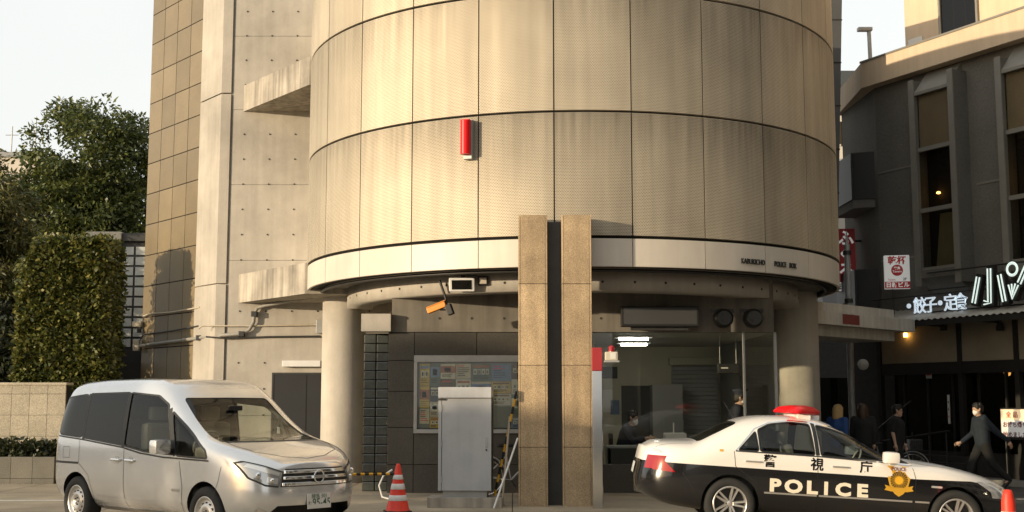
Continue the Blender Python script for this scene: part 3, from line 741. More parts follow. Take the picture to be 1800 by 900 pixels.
# cones
def cone(name, lab, loc, rings, h=.69, grp='traffic cones', r0=.165, r1=.028):
    t = thing(name, lab, 'traffic cone', loc, R(20), grp)
    def rr(z): return lerp(r0, r1, (z-.03)/(h-.03))
    MB().lathe([(0, .035), (.10, .036), (.235, .03), (.245, .012), (.24, 0), (0, 0)], 4, T=Matrix.Rotation(R(45), 4, 'Z'), smooth=False).build('base', 'rubber', t)
    MB().lathe([(r0+.012, .03), (r0, .045), (rr(h*.5), h*.5), (r1+.004, h-.02), (r1-.006, h), (0, h+.004)], 28).build('shell', 'orange_red', t)
    for a_, b_ in rings: MB().lathe([(rr(a_)+.0015, a_), (rr(a_)+.004, a_+.003), (rr(b_)+.004, b_-.003), (rr(b_)+.0015, b_)], 28).build('reflective_band', 'reflective_white', t)
    return t
cp = at(699, 900, 17.9)
cone('traffic_cone', 'red and white striped traffic cone holding the striped bar near the van', (cp.x, 17.9, gz(cp.x)), [(.17, .25), (.33, .41), (.47, .535)])
cp2 = at(1773, 900, 14.6)
t = thing('bollard_cone', 'red post cone with one white band before the police car nose', 'traffic cone', (cp2.x, 14.6, gz(cp2.x)), 0, 'traffic cones')
MB().lathe([(0, .04), (.19, .04), (.20, .02), (.20, 0), (0, 0)], 20).build('base', 'rubber', t)
MB().lathe([(.085, .04), (.078, .60), (.06, .69), (.045, .74), (0, .745)], 24).build('shell', 'orange_red', t)
MB().lathe([(.080, .38), (.085, .383), (.084, .487), (.079, .49)], 24).build('reflective_band', 'reflective_white', t)
MB().lathe([(.083, .10), (.088, .103), (.087, .207), (.082, .21)], 24).build('reflective_band', 'reflective_white', t)
# striped bar between a hidden stand and the cone
def striped(name, lab, p0, p1, r, n, cat, cols=('black', 'yellow')):
    t = thing(name, lab, cat, tuple(p0)); p0 = Vector(p0); p1 = Vector(p1); d = p1-p0
    for i in range(n): MB().cyl(d*(i/n), d*((i+1)/n-.0005), r, n=10).build('stripe', cols[i % 2], t)
    return t
ca = at(566, 834, 17.5); cbp = at(692, 833, 17.88)
striped('striped_bar', 'yellow and black barrier bar between van and striped cone', ca, cbp, .019, 17, 'bar')
bh = at(560, 833, 17.5)
cone('traffic_cone', 'traffic cone hidden behind the van holding the other bar end', (ca.x, 17.5, gz(ca.x)), [(.17, .25), (.33, .41)])
# poles leaning on the pillar
g0 = at(868, 878, 18.95); g0.z = gz(g0.x)+.02
striped('striped_pole', 'yellow and black striped pole leaning against left side of granite pillar', (at(866, 900, 19.0).x, 19.0, gz(0)+.02), at(908, 688, 18.86), .020, 15, 'pole')
t = MB().tube([(0, 0, 0), Vector(at(896, 732, 18.9))-Vector((at(882, 900, 18.8).x, 18.8, gz(0)+.01))], .017, 8).build('bamboo_pole', 'cable_beige', None, (at(882, 900, 18.8).x, 18.8, gz(0)+.01)); tag(t, 'thin tan pole standing between striped pole and white pole', 'pole')
t = MB().tube([(0, 0, 0), Vector(at(910, 770, 18.7))-Vector((at(868, 905, 18.4).x, 18.4, gz(0)+.01))], .015, 8).build('white_pole', 'reflective_white', None, (at(868, 905, 18.4).x, 18.4, gz(0)+.01)); tag(t, 'slim white pole leaning lowest against the granite pillar', 'pole')
# hose loop by the column
h0 = at(672, 850, 20.0)
t = MB().tube([(h0.x+.16, 20, .55), (h0.x+.02, 20, .46), (h0.x-.05, 20, .30), (h0.x, 20, .12), (h0.x+.14, 19.95, .085), (h0.x+.4, 19.9, .085)], .016, 8).build('hose', 'reflective_white'); tag(t, 'pale hose looping down beside the dark porch wall', 'hose')
# ================================================================== vehicles
class Body:
    """car body given by profiles; x forward, y left, z up"""
    def __init__(s, xr, xf, ztop, zbot, W, belt, tumble, rear_len, front_len, rm, fm, zline, ntop=6.0, nbot=5.0, low=.0):
        s.xr, s.xf, s.zt, s.zb, s.W, s.belt, s.tumble = xr, xf, ztop, zbot, W, belt, tumble
        s.rl, s.fl, s.rm, s.fm, s.zline, s.nt, s.nb, s.low = rear_len, front_len, rm, fm, zline, ntop, nbot, low
        s.X0, s.X1 = ip(xr, .6), ip(xf, .6)
    def sx(s, x, z): a, b = ip(s.xr, z), ip(s.xf, z); return min(1, max(0, (x-a)/(b-a)))
    def x_of(s, q, z): return lerp(ip(s.xr, z), ip(s.xf, z), q)
    def hw_q(s, q, z):
        L = s.X1-s.X0; x0 = lerp(s.X0, s.X1, q)
        zt, zb = ip(s.zt, x0), ip(s.zb, x0); zm = zb+.45*(zt-zb)
        w = s.W
        er = 1-min(1, q*L/s.rl); ef = 1-min(1, (1-q)*L/s.fl)
        w *= max(0, 1-er**s.rm)**(1/s.rm)*max(0, 1-ef**s.fm)**(1/s.fm)
        bz = s.belt(x0)
        if z > bz: w -= s.tumble*(z-bz)**1.15*min(1, w/s.W)
        if z < .62: w -= s.low*(.62-z)**1.5
        if z > zm: w *= max(0, 1-min(1, (z-zm)/(zt-zm))**s.nt)**(1/s.nt)
        else: w *= max(0, 1-min(1, (zm-z)/(zm-zb))**s.nb)**(1/s.nb)
        return max(0, w)
    def hw(s, x, z): return s.hw_q(s.sx(x, z), z)
    def top(s, x, y, lo=.6):
        hi = 2.2
        for _ in range(30):
            m = (lo+hi)/2
            if s.hw(x, m) > abs(y): lo = m
            else: hi = m
        return lo
    def front(s, y, z):
        lo, hi = 1.0, ip(s.xf, z)
        for _ in range(30):
            m = (lo+hi)/2
            if s.hw(m, z) > abs(y): lo = m
            else: hi = m
        return lo
    def rear(s, y, z):
        lo, hi = ip(s.xr, z), .5
        for _ in range(30):
            m = (lo+hi)/2
            if s.hw(m, z) > abs(y): hi = m
            else: lo = m
        return hi
    def mesh(s, name, mats, inset=0.0, x0=None, x1=None, zmin=None, two=True, NS=96):
        L = s.X1-s.X0
        qs = sorted(set([0, 1]+[.5-.5*math.cos(math.pi*i/NS)*1.0 for i in range(NS+1)]))
        # finer near the ends
        tl = [0, .03, .08, .16, .28, .42, .56, .70, .84, .94]
        th_ = [0, .06, .16, .27, .38, .49, .60, .70, .78, .85, .905, .945, .972, .988, .996, 1.0]
        rows_ = []
        for q in qs:
            xx = lerp(s.X0, s.X1, q); zt, zb = ip(s.zt, xx), ip(s.zb, xx)
            zl = min(s.zline(xx), zb+.80*(zt-zb))
            zs_ = [lerp(zb, zl, t) for t in tl]+[lerp(zl, zt, t) for t in th_]
            rows_.append([(s.x_of(q, z), s.hw_q(q, z), z) for z in zs_])
        n = len(rows_[0]); vs = []; fs = []; mi = []
        for r in rows_:
            ring = [(x, -y, z) for x, y, z in r]+[(x, y, z) for x, y, z in reversed(r)]
            vs += ring
        m = 2*n
        for i in range(len(rows_)-1):
            for k in range(m):
                k2 = (k+1) % m
                fs.append((i*m+k, (i+1)*m+k, (i+1)*m+k2, i*m+k2))
                row = k if k < n else m-1-k
                row2 = min(row, (k2 if k2 < n else m-1-k2))
                mi.append(1 if (two and row2 < len(tl)) else 0)
        me = bpy.data.meshes.new(name); me.from_pydata(vs, [], fs)
        for q in mats: me.materials.append(M[q])
        me.polygons.foreach_set('material_index', mi)
        bm = bmesh.new(); bm.from_mesh(me); bmesh.ops.remove_doubles(bm, verts=bm.verts[:], dist=.0006)
        bmesh.ops.dissolve_degenerate(bm, edges=bm.edges[:], dist=.0004)
        bmesh.ops.recalc_face_normals(bm, faces=bm.faces[:])
        for f in bm.faces: f.smooth = True
        bm.to_mesh(me); bm.free(); return me
    def cavity(s, x0, x1, z0, inset, m):
        "closed inner volume, offset inwards"
        vs = []; fs = []; N = 36; K = 14
        for i in range(N+1):
            x = lerp(x0, x1, i/N); zt = s.top(x, 0)-inset*1.1
            zt = max(zt, z0+.08)
            half = [(max(.05, s.hw(x, min(lerp(z0, zt, k/K), zt))-inset) if k < K else 0, lerp(z0, zt, k/K)) for k in range(K+1)]
            ring = [(0, z0)]+[(-y, z) for y, z in half]+[(y, z) for y, z in reversed(half[:-1])]
            vs += [(x, y, z) for y, z in ring]
        m_ = len(ring)
        for i in range(N):
            for k in range(m_): fs.append((i*m_+k, (i+1)*m_+k, (i+1)*m_+(k+1) % m_, i*m_+(k+1) % m_))
        fs += [tuple(range(m_-1, -1, -1)), tuple(N*m_+k for k in range(m_))]
        me = bpy.data.meshes.new('cav'); me.from_pydata(vs, [], fs); me.materials.append(M[m])
        bm = bmesh.new(); bm.from_mesh(me); bmesh.ops.recalc_face_normals(bm, faces=bm.faces[:]); bm.to_mesh(me); bm.free(); return me
def prism_y(poly, y0, y1, m):
    "prism of an (x,z) polygon along y"
    b = MB(); n = len(poly)
    b.add([(x, y0, z) for x, z in poly]+[(x, y1, z) for x, z in poly], [tuple(range(n)), tuple(range(2*n-1, n-1, -1))]+[(i, n+i, n+(i+1) % n, (i+1) % n) for i in range(n)])
    me = b.mesh('cut', m); bm = bmesh.new(); bm.from_mesh(me); bmesh.ops.recalc_face_normals(bm, faces=bm.faces[:]); bm.to_mesh(me); bm.free(); return me
def prism_z(poly, z0, z1, m):
    me = MB().prism(poly, z0, z1).mesh('cutz', m); bm = bmesh.new(); bm.from_mesh(me); bmesh.ops.recalc_face_normals(bm, faces=bm.faces[:]); bm.to_mesh(me); bm.free(); return me
def cyl_y(x, z, r, y0, y1, m, n=40):
    me = MB().cyl((x, y0, z), (x, y1, z), r, n=n, smooth=False).mesh('cut', m); bm = bmesh.new(); bm.from_mesh(me); bmesh.ops.remove_doubles(bm, verts=bm.verts[:], dist=1e-5); bmesh.ops.recalc_face_normals(bm, faces=bm.faces[:]); bm.to_mesh(me); bm.free(); return me
def round_poly(pts, r=.03, n=4):
    out = []; m = len(pts)
    for i in range(m):
        p0, p, p1 = Vector(pts[i-1]), Vector(pts[i]), Vector(pts[(i+1) % m])
        a, b = (p0-p), (p1-p); k = min(r, a.length*.45, b.length*.45); a = p+a.normalized()*k; b = p+b.normalized()*k
        for j in range(n+1):
            t = j/n; q = a*(1-t)**2+p*2*t*(1-t)+b*t*t; out.append((q.x, q.y))
    return out
def side_patch(B, poly, side, off, n=22):
    "glass patch filling an (x,z) polygon on the body side"
    xs_ = [p[0] for p in poly]; x0, x1 = min(xs_), max(xs_); b = MB(); vs = []; K = 8
    def span(x):
        zz = []
        m = len(poly)
        for i in range(m):
            (xa, za), (xb, zb) = poly[i], poly[(i+1) % m]
            if (xa-x)*(xb-x) <= 0 and abs(xa-xb) > 1e-9: zz.append(za+(zb-za)*(x-xa)/(xb-xa))
        return (min(zz), max(zz)) if zz else (0, 0)
    for i in range(n+1):
        x = lerp(x0+1e-4, x1-1e-4, i/n); a, c = span(x)
        for k in range(K+1):
            z = lerp(a, c, k/K); vs.append((x, side*(B.hw(x, z)+off), z))
    fs = [(i*(K+1)+k, (i+1)*(K+1)+k, (i+1)*(K+1)+k+1, i*(K+1)+k+1) for i in range(n) for k in range(K)]
    if side > 0: fs = [f[::-1] for f in fs]
    return b.add(vs, fs, 0, True)
def top_patch(B, x0, x1, w0, w1, off, n=16, k=16):
    vs = []
    for i in range(n+1):
        x = lerp(x0, x1, i/n); w_ = lerp(w0, w1, i/n)
        for j in range(k+1):
            y = lerp(-w_, w_, j/k); vs.append((x, y, B.top(x, y)+off))
    return MB().add(vs, [(i*(k+1)+j, (i+1)*(k+1)+j, (i+1)*(k+1)+j+1, i*(k+1)+j+1) for i in range(n) for j in range(k)], 0, True)
def side_line(B, pts, side, wdt, off):
    "thin strip following the body side through (x,z) points"
    P = []
    for (xa, za), (xb, zb) in zip(pts[:-1], pts[1:]):
        m = max(2, int(math.hypot(xb-xa, zb-za)/.04))
        for i in range(m): P.append((lerp(xa, xb, i/m), lerp(za, zb, i/m)))
    P.append(pts[-1]); vs = []
    for i, (x, z) in enumerate(P):
        a, b = P[max(0, i-1)], P[min(len(P)-1, i+1)]; t = Vector((b[0]-a[0], b[1]-a[1])).normalized(); nx, nz = -t.y*wdt/2, t.x*wdt/2
        for q in (-1, 1):
            xx, zz = x+nx*q, z+nz*q; vs.append((xx, side*(B.hw(xx, zz)+off), zz))
    return MB().add(vs, [(2*i, 2*i+2, 2*i+3, 2*i+1) for i in range(len(P)-1)], 0, True)
def top_line(B, pts, wdt, off):
    P = []
    for (xa, ya), (xb, yb) in zip(pts[:-1], pts[1:]):
        m = max(2, int(math.hypot(xb-xa, yb-ya)/.05))
        for i in range(m): P.append((lerp(xa, xb, i/m), lerp(ya, yb, i/m)))
    P.append(pts[-1]); vs = []
    for i, (x, y) in enumerate(P):
        a, b = P[max(0, i-1)], P[min(len(P)-1, i+1)]; t = Vector((b[0]-a[0], b[1]-a[1])).normalized()
        for q in (-1, 1):
            xx, yy = x-t.y*wdt/2*q, y+t.x*wdt/2*q; vs.append((xx, yy, B.top(xx, yy)+off))
    return MB().add(vs, [(2*i, 2*i+1, 2*i+3, 2*i+2) for i in range(len(P)-1)], 0, True)
def front_patch(B, poly, off, side=1, n=14, fn='front'):
    "patch on the nose (or tail) filling a (y,z) polygon"
    ys_ = [p[0] for p in poly]; y0, y1 = min(ys_), max(ys_); vs = []; K = 8; m = len(poly); f = getattr(B, fn)
    for i in range(n+1):
        y = lerp(y0+1e-4, y1-1e-4, i/n); zz = []
        for j in range(m):
            (ya, za), (yb, zb) = poly[j], poly[(j+1) % m]
            if (ya-y)*(yb-y) <= 0 and abs(ya-yb) > 1e-9: zz.append(za+(zb-za)*(y-ya)/(yb-ya))
        a, c = min(zz), max(zz)
        for k in range(K+1):
            z = lerp(a, c, k/K); vs.append((f(y, z)+off, y, z))
    fs = [(i*(K+1)+k, (i+1)*(K+1)+k, (i+1)*(K+1)+k+1, i*(K+1)+k+1) for i in range(n) for k in range(K)]
    return MB().add(vs, fs, 0, True)
def two_sided(o):
    md = o.modifiers.new('t', 'SOLIDIFY'); md.thickness = .004; md.offset = -1; return o
def wheel(parent, x, y, side, r, rim, style):
    T = Matrix.Translation((x, y, r)) @ Matrix.Rotation(R(90)*side, 4, 'X')
    # profile along the axle, outer face at +z
    wt = .105
    ty = MB().lathe([(rim, -wt), (r-.03, -wt-.005), (r-.006, -wt+.02), (r, -wt+.05), (r, wt-.05), (r-.006, wt-.02), (r-.03, wt+.005), (rim+.02, wt+.004), (rim, wt-.008), (rim, -wt)], 48)
    W_ = ty.build('wheel', 'rubber', parent); W_.matrix_local = T
    if style == 'alloy':
        rb = MB().lathe([(rim, -wt+.02), (rim+.002, wt-.01), (rim-.012, wt), (rim-.024, wt-.012), (rim-.03, -.02)], 48)
        rb.lathe([(0, wt-.030), (.05, wt-.026), (.065, wt-.05), (.06, -.0)], 24)
        for k in range(5):
            for dlt in (-.17, .17):
                a = 2*math.pi*k/5
                p0 = Vector((.045*math.cos(a+dlt*1.6), .045*math.sin(a+dlt*1.6), wt-.034)); p1 = Vector(((rim-.016)*math.cos(a+dlt), (rim-.016)*math.sin(a+dlt), wt-.018))
                d = (p1-p0).normalized(); sd_ = Vector((-d.y, d.x, 0))*.019; up = Vector((0, 0, .014))
                q0 = sd_*1.0; q1 = sd_*.8
                rb.add([p0-q0-up*2, p0+q0-up*2, p0+q0*.6+up, p0-q0*.6+up, p1-q1-up*2, p1+q1-up*2, p1+q1*.7+up*.6, p1-q1*.7+up*.6], [(3, 2, 6, 7), (0, 3, 7, 4), (2, 1, 5, 6), (0, 4, 5, 1), (0, 1, 2, 3), (4, 7, 6, 5)])
        ro = rb.build('rim', 'alloy', W_)
        bd = MB().lathe([(0, -.01), (rim-.03, -.01)], 32)
        bd.build('brake_disc', 'dark_metal', W_)
        nt_ = MB()
        for k in range(5): a = 2*math.pi*(k+.5)/5; nt_.cyl((.05*math.cos(a), .05*math.sin(a), wt-.045), (.05*math.cos(a), .05*math.sin(a), wt-.022), .009, n=8)
        nt_.build('wheel_nuts', 'dark_metal', W_)
    else:
        rb = MB().lathe([(rim, -wt+.02), (rim+.002, wt-.008), (rim-.012, wt-.002), (rim-.022, wt-.02), (rim-.035, wt-.045), (.135, wt-.040), (.115, wt-.012), (.07, wt-.008), (.055, wt-.03), (.03, wt-.026), (0, wt-.024)], 48)
        rb.build('rim', 'steel_wheel', W_)
        hl = MB()
        for k in range(12):
            a = 2*math.pi*k/12; hl.cyl((.128*math.cos(a), .128*math.sin(a), wt-.034), (.128*math.cos(a), .128*math.sin(a), wt-.026), .0155, n=10)
        for k in range(5):
            a = 2*math.pi*k/5; hl.cyl((.043*math.cos(a), .043*math.sin(a), wt-.03), (.043*math.cos(a), .043*math.sin(a), wt-.008), .009, n=8)
        hl.build('rim_holes', 'black', W_)
    return W_
def text_side(B, name, body, cx, cz, size, m, parent, sx=1.0, bold=0.0, space=1.0, slope=0.0, side=-1):
    def fn(x, y, d): X = cx+x; Z = cz+y+slope*x; return Vector((X, side*(B.hw(X, Z)+.0025), Z))
    return lettering(name, body, size, m, parent, fn, 0, bold, sx=sx, space=space, sub=True)

# ------------------------------------------------------------------ police car
def police_car():
    rh = Vector((at(1279, 879, 15.9).x, 15.9, 0))                 # near rear hub
    yaw = R(-1.5); slope = (gz(rh.x+2.85)-gz(rh.x))/2.85
    B = Body(xr=[(.15, -1.02), (.35, -1.15), (.55, -1.19), (.80, -1.15), (1.0, -1.11), (1.3, -1.02), (1.6, -1.0)],
             xf=[(.15, 3.55), (.30, 3.70), (.50, 3.74), (.65, 3.70), (.80, 3.60), (1.0, 3.45), (1.6, 3.3)],
             ztop=[(-1.13, .99), (-1.0, 1.055), (-.75, 1.075), (-.50, 1.09), (-.25, 1.21), (.02, 1.345), (.25, 1.42), (.55, 1.462), (.95, 1.472), (1.25, 1.448), (1.50, 1.375), (1.85, 1.205), (2.22, 1.035), (2.45, 1.0), (2.9, .955), (3.25, .885), (3.5, .80), (3.62, .735), (3.74, .66)],
             zbot=[(-1.13, .36), (-.8, .24), (-.2, .19), (3.1, .18), (3.5, .20), (3.74, .26)],
             W=.892, belt=lambda x: .93, tumble=.50, rear_len=1.05, front_len=1.25, rm=3.3, fm=2.9, zline=lambda x: .79-.012*x+(.02*max(0, x-2.4)), ntop=5.0, nbot=5.5, low=.10)
    car = thing('police_car', 'black and white police sedan with red roof light bar parked beside the porch', 'police car', (rh.x, rh.y, gz(rh.x)), yaw)
    hy = .775; car.rotation_euler = (0, -math.atan(slope), yaw)
    # origin is under the near rear hub: shift local frame so that y=-hy is the near wheel line
    lat = Vector((-math.sin(yaw), math.cos(yaw), 0)); car.location = Vector((rh.x, rh.y, gz(rh.x)))+lat*hy
    me = B.mesh('body', ['car_white', 'car_black', 'car_interior'])
    wr = .325
    rear_q = [(.085, 1.005), (.315, 1.255), (.345, 1.005)]
    rear_w = [(.365, 1.005), (.345, 1.275), (.50, 1.352), (.78, 1.392), (1.02, 1.378), (1.055, .992)]
    front_w = [(1.135, .990), (1.105, 1.372), (1.30, 1.335), (1.50, 1.27), (1.75, 1.175), (1.98, 1.065), (1.98, .965)]
    front_q = [(2.005, .962), (2.005, 1.052), (2.26, .942)]
    polys = [round_poly(p, .03) for p in (rear_q, rear_w, front_w, front_q)]
    cut = [cyl_y(0, wr, .368, -1.2, -.5, 'black'), cyl_y(0, wr, .368, .5, 1.2, 'black'), cyl_y(2.85, wr, .368, -1.2, -.5, 'black'), cyl_y(2.85, wr, .368, .5, 1.2, 'black')]
    cut.append(B.cavity(-.38, 2.18, .50, .045, 'car_interior'))
    for sd_ in (-1, 1):
        for p in polys: cut.append(prism_y(p, sd_*.30, sd_*1.2, 'black'))
    cut.append(prism_z(round_poly([(1.33, -.53), (2.16, -.70), (2.16, .70), (1.33, .53)], .06), 1.0, 1.8, 'black'))
    cut.append(prism_z(round_poly([(.10, -.52), (-.42, -.62), (-.42, .62), (.10, .52)], .08), 1.06, 1.8, 'black'))
    me = boolean(me, cut); smooth_angle(me, 32)
    body = link('body', me, car)
    for i, p in enumerate(polys):
        for sd_ in (-1, 1):
            g = side_patch(B, [(x, z) for x, z in p], sd_, -.010).build('window_glass', 'glass_car', car)
            fr_ = side_line(B, p+[p[0]], sd_, .016, .0025).build('window_trim', 'chrome' if i in (0, 1, 2) and False else 'black', g)
    dlo = [(.05, .995), (.305, 1.285), (.50, 1.372), (.78, 1.413), (1.06, 1.40), (1.32, 1.355), (1.52, 1.288), (1.77, 1.19), (2.0, 1.08), (2.29, .935)]
    for sd_ in (-1, 1):
        side_line(B, dlo, sd_, .013, .004).build('window_chrome', 'chrome', car)
        side_line(B, [(.05, .993), (1.1, .978), (2.29, .933)], sd_, .016, .005).build('belt_chrome', 'chrome', car)
        side_line(B, [(1.093, .99), (1.068, 1.40)], sd_, .05, .002).build('door_pillar', 'black', car)
    top_patch(B, 1.31, 2.18, .545, .72, -.012).build('windscreen', 'glass_car', car)
    top_patch(B, .13, -.45, .54, .64, -.012).build('rear_screen', 'glass_tint', car)
    for sd_ in (-1, 1):
        # door outlines
        side_line(B, [(.03, .99), (.05, .80), (.30, .62), (.40, .42), (.40, .26)], sd_, .007, .0015).build('door_seam', 'black', car)
        side_line(B, [(1.09, .99), (1.10, .26)], sd_, .007, .0015).build('door_seam', 'black', car)
        side_line(B, [(2.29, .93), (2.33, .75), (2.30, .26)], sd_, .007, .0015).build('door_seam', 'black', car)
        for a, b_ in ((.42, 1.085), (1.11, 2.285), (2.32, 2.50)):
            side_line(B, [(a, .492-.006*a), (b_, .492-.006*b_)], sd_, .022, .008).build('side_moulding', 'alloy', car)
        for hx, hz in ((.27, .872), (1.37, .862)):
            hb = MB().bbox(-.10, .10, -.014, .014, -.011, .011, .008)
            hb.v = [(x+hx, sd_*(B.hw(x+hx, hz)+.016)+y, z+hz-.012*x) for x, y, z in hb.v]; hb.build('door_handle', 'alloy', car)
            side_line(B, [(hx-.09, hz), (hx+.09, hz)], sd_, .04, .0012).build('handle_recess', 'car_white', car)
        # mirror
        mr = MB().bbox(-.09, .10, -.10, .10, -.075, .075, .045); T = Matrix.Translation((1.98, sd_*.985, 1.015))
        mr.v = [tuple(T @ Vector((x+.03*abs(y)*0, y, z))) for x, y, z in mr.v]; mm = mr.build('mirror', 'car_white', car); smooth_angle(mm.data, 50)
        MB().tube([(2.03, sd_*.80, .95), (2.0, sd_*.93, .97)], .03).build('mirror_arm', 'car_white', mm)
        # tail lamp wraps round the corner
        tp_ = side_patch(B, round_poly([(-1.0, .885), (-1.0, .70), (-.70, .68), (-.87, .84)], .02), sd_, .008).build('tail_lamp', 'lens_red', car)
        front_patch(B, [(sd_*.60, .71), (sd_*.60, .88), (sd_*.80, .88), (sd_*.80, .71)], -.010, fn='rear').build('tail_lamp', 'lens_red', car)
        side_patch(B, round_poly([(-.985, .97), (-.985, .928), (-.87, .915), (-.90, .955)], .01), sd_, .009).build('tail_lamp_clear', 'headlamp', tp_)
        # head lamp
        side_patch(B, round_poly([(3.10, .77), (3.36, .755), (3.60, .60), (3.60, .50), (3.40, .585)], .03), sd_, .006).build('head_lamp', 'headlamp', car)
        front_patch(B, [(sd_*.48, .54), (sd_*.48, .67), (sd_*.78, .73), (sd_*.78, .57)], .006).build('head_lamp', 'headlamp', car)
        sl_ = side_patch(B, round_poly([(2.52, .69), (2.52, .665), (2.66, .662), (2.66, .688)], .01), sd_, .008).build('side_repeater', 'headlamp', car)
        side_line(B, [(-.80, .56), (.0, .60), (.35, .50)], sd_, .006, .001).build('bumper_seam', 'black', car) if False else None
        side_line(B, [(-.62, .685), (-.55, .60), (-.40, .34)], sd_, .006, .0015).build('bumper_seam', 'black', car)
        # gold side badge on the rear pillar
        side_patch(B, round_poly([(-.155, 1.005), (-.155, .975), (-.105, .975), (-.105, 1.005)], .012), sd_, .003).build('pillar_badge', 'gold', car)
        for x in (0, 2.85): wheel(car, x, sd_*hy, -sd_, wr, .222, 'alloy')
    front_patch(B, [(-.42, .50), (-.42, .68), (.42, .68), (.42, .50)], .006).build('grille', 'dark_metal', car)
    front_patch(B, [(-.17, .36), (-.17, .46), (.17, .46), (.17, .36)], .02).build('number_plate', 'paper_white', car)
    front_patch(B, [(-.17, .62), (-.17, .76), (.17, .76), (.17, .62)], -.014, fn='rear').build('number_plate', 'paper_white', car)
    front_patch(B, [(-.45, .775), (-.45, .81), (.45, .81), (.45, .775)], -.012, fn='rear').build('boot_trim', 'chrome', car)
    top_line(B, [(2.30, -.70), (2.55, -.745), (3.3, -.62), (3.5, -.40)], .008, .001).build('bonnet_seam', 'black', car)
    top_line(B, [(2.30, .70), (2.55, .745), (3.3, .62), (3.5, .40)], .008, .001).build('bonnet_seam', 'black', car)
    top_line(B, [(-.48, -.66), (-1.05, -.62)], .008, .001).build('boot_seam', 'black', car)
    top_line(B, [(2.20, -.62), (2.24, 0), (2.20, .62)], .05, .002).build('wiper_cowl', 'black', car)
    # roof light bar: swept red lens on a white pod
    zr = B.top(.95, 0)
    pod = MB().bbox(.88, 1.22, -.33, .33, zr-.04, zr+.026, .012).build('light_bar_pod', 'car_white', car); smooth_angle(pod.data, 50)
    lb = MB(); N = 24; prof = [(-.19, .01), (-.20, .045), (-.12, .10), (0, .118), (.12, .098), (.20, .05), (.19, 0)]
    vs = []
    for i in range(N+1):
        y = lerp(-.60, .60, i/N); e = abs(y)/.60; k = (1-e**5)**.5*.9+.1 if e < 1 else .1
        for px_, pz_ in prof: vs.append((1.10-.26*e**1.4+px_*(1-.25*e)*max(k, .35), y, zr+.03+.006*e+pz_*k))
    K = len(prof)
    lb.add(vs, [(i*K+j, (i+1)*K+j, (i+1)*K+(j+1) % K, i*K+(j+1) % K) for i in range(N) for j in range(K)]+[], 0, True)
    lb.add(vs[:K], [tuple(range(K-1, -1, -1))]); lb.add(vs[-K:], [tuple(range(K))])
    bar = lb.build('light_bar', 'lamp_red', car)
    for y in (-.38, 0, .38): MB().lathe([(.07, 0), (.06, .06), (0, .08)], 16, T=Matrix.Translation((1.06-.2*(abs(y)/.6)**1.4, y, zr+.035))).build('lamp_reflector', 'chrome', bar)
    for y in (-.42, .42): MB().bbox(.90, 1.08, y-.04, y+.04, B.top(1.0, y)-.02, zr+.03, .01).build('light_bar_foot', 'car_white', car)
    MB().cyl((.2, .35, 1.38), (.05, .35, 1.62), .004, n=6).build('aerial', 'black', car)
    # livery on both sides
    def livery(sd_):
        f = -1 if sd_ > 0 else 1
        def T(name, body, cx, cz, size, m, sx=1, bold=0, space=1):
            def fn(x, y, d): X = cx+f*x; Z = cz+y-.012*f*x; return Vector((X, sd_*(B.hw(X, Z)+.003), Z))
            return lettering(name, body, size, m, car, fn, 0, bold, sx=sx, space=space, sub=True)
        ks = ['警', '視', '庁'] if sd_ < 0 else ['庁', '視', '警']
        for ch, cx in zip(ks, (.485, 1.08, 1.70)): T('kanji_lettering', ch, cx, .878 if cx < .6 else .868, .165, 'car_black', 1.0, .004)
        for ch, cx in zip('POLICE' if sd_ < 0 else 'ECILOP', (.555, .79, 1.02, 1.20, 1.415, 1.655)):
            T('police_lettering', ch, cx, .585-.008*cx, .215, 'letter_cream', 1.28 if ch != 'I' else 1.1, .011)
    livery(-1); livery(1)
    # gold shield emblem
    def emb(poly, m, off, name, par):
        b_ = MB(); n_ = len(poly); cxm = sum(p[0] for p in poly)/n_; czm = sum(p[1] for p in poly)/n_
        def P(x, z): X, Z = 2.115+x*1.12, .735+z*1.05; return (X, -(B.hw(X, Z)+off), Z)
        vs_ = [P(cxm, czm)]; 
        for t in (.5, 1.0): vs_ += [P(lerp(cxm, x, t), lerp(czm, z, t)) for x, z in poly]
        fs_ = [(0, 1+i, 1+(i+1) % n_) for i in range(n_)]+[(1+i, 1+n_+i, 1+n_+(i+1) % n_, 1+(i+1) % n_) for i in range(n_)]
        return b_.add(vs_, fs_).build(name, m, par)
    shield = [(-.125, .17), (-.06, .165), (0, .195), (.06, .165), (.125, .17), (.125, .02), (.10, -.09), (.05, -.16), (0, -.195), (-.05, -.16), (-.10, -.09), (-.125, .02)]
    es = emb(shield, 'gold', .003, 'shield_emblem', car)
    for k in range(22):
        a = 2*math.pi*k/22
        emb([(.05*math.sin(a-.06), .05*math.cos(a-.06)-.0), (.098*math.sin(a-.09), .105*math.cos(a-.09)), (.098*math.sin(a+.09), .105*math.cos(a+.09)), (.05*math.sin(a+.06), .05*math.cos(a+.06))], 'car_black', .0045, 'emblem_ray', es)
    emb([(-.16, -.06), (-.10, -.085), (.10, -.085), (.16, -.06), (.145, -.095), (.165, -.12), (.09, -.135), (-.09, -.135), (-.165, -.12), (-.145, -.095)], 'gold', .006, 'emblem_ribbon', es)
    emb([(.045*math.cos(t), .045*math.sin(t)) for t in [2*math.pi*i/16 for i in range(16)]], 'yellow', .0055, 'emblem_disc', es)
    def fe(x, y, d): X, Z = 2.115+x, .735+.138+y-.0*x; return Vector((X, -(B.hw(X, Z)+.006), Z))
    lettering('emblem_lettering', 'POLICE', .058, 'brown_red', es, fe, 0, .001)
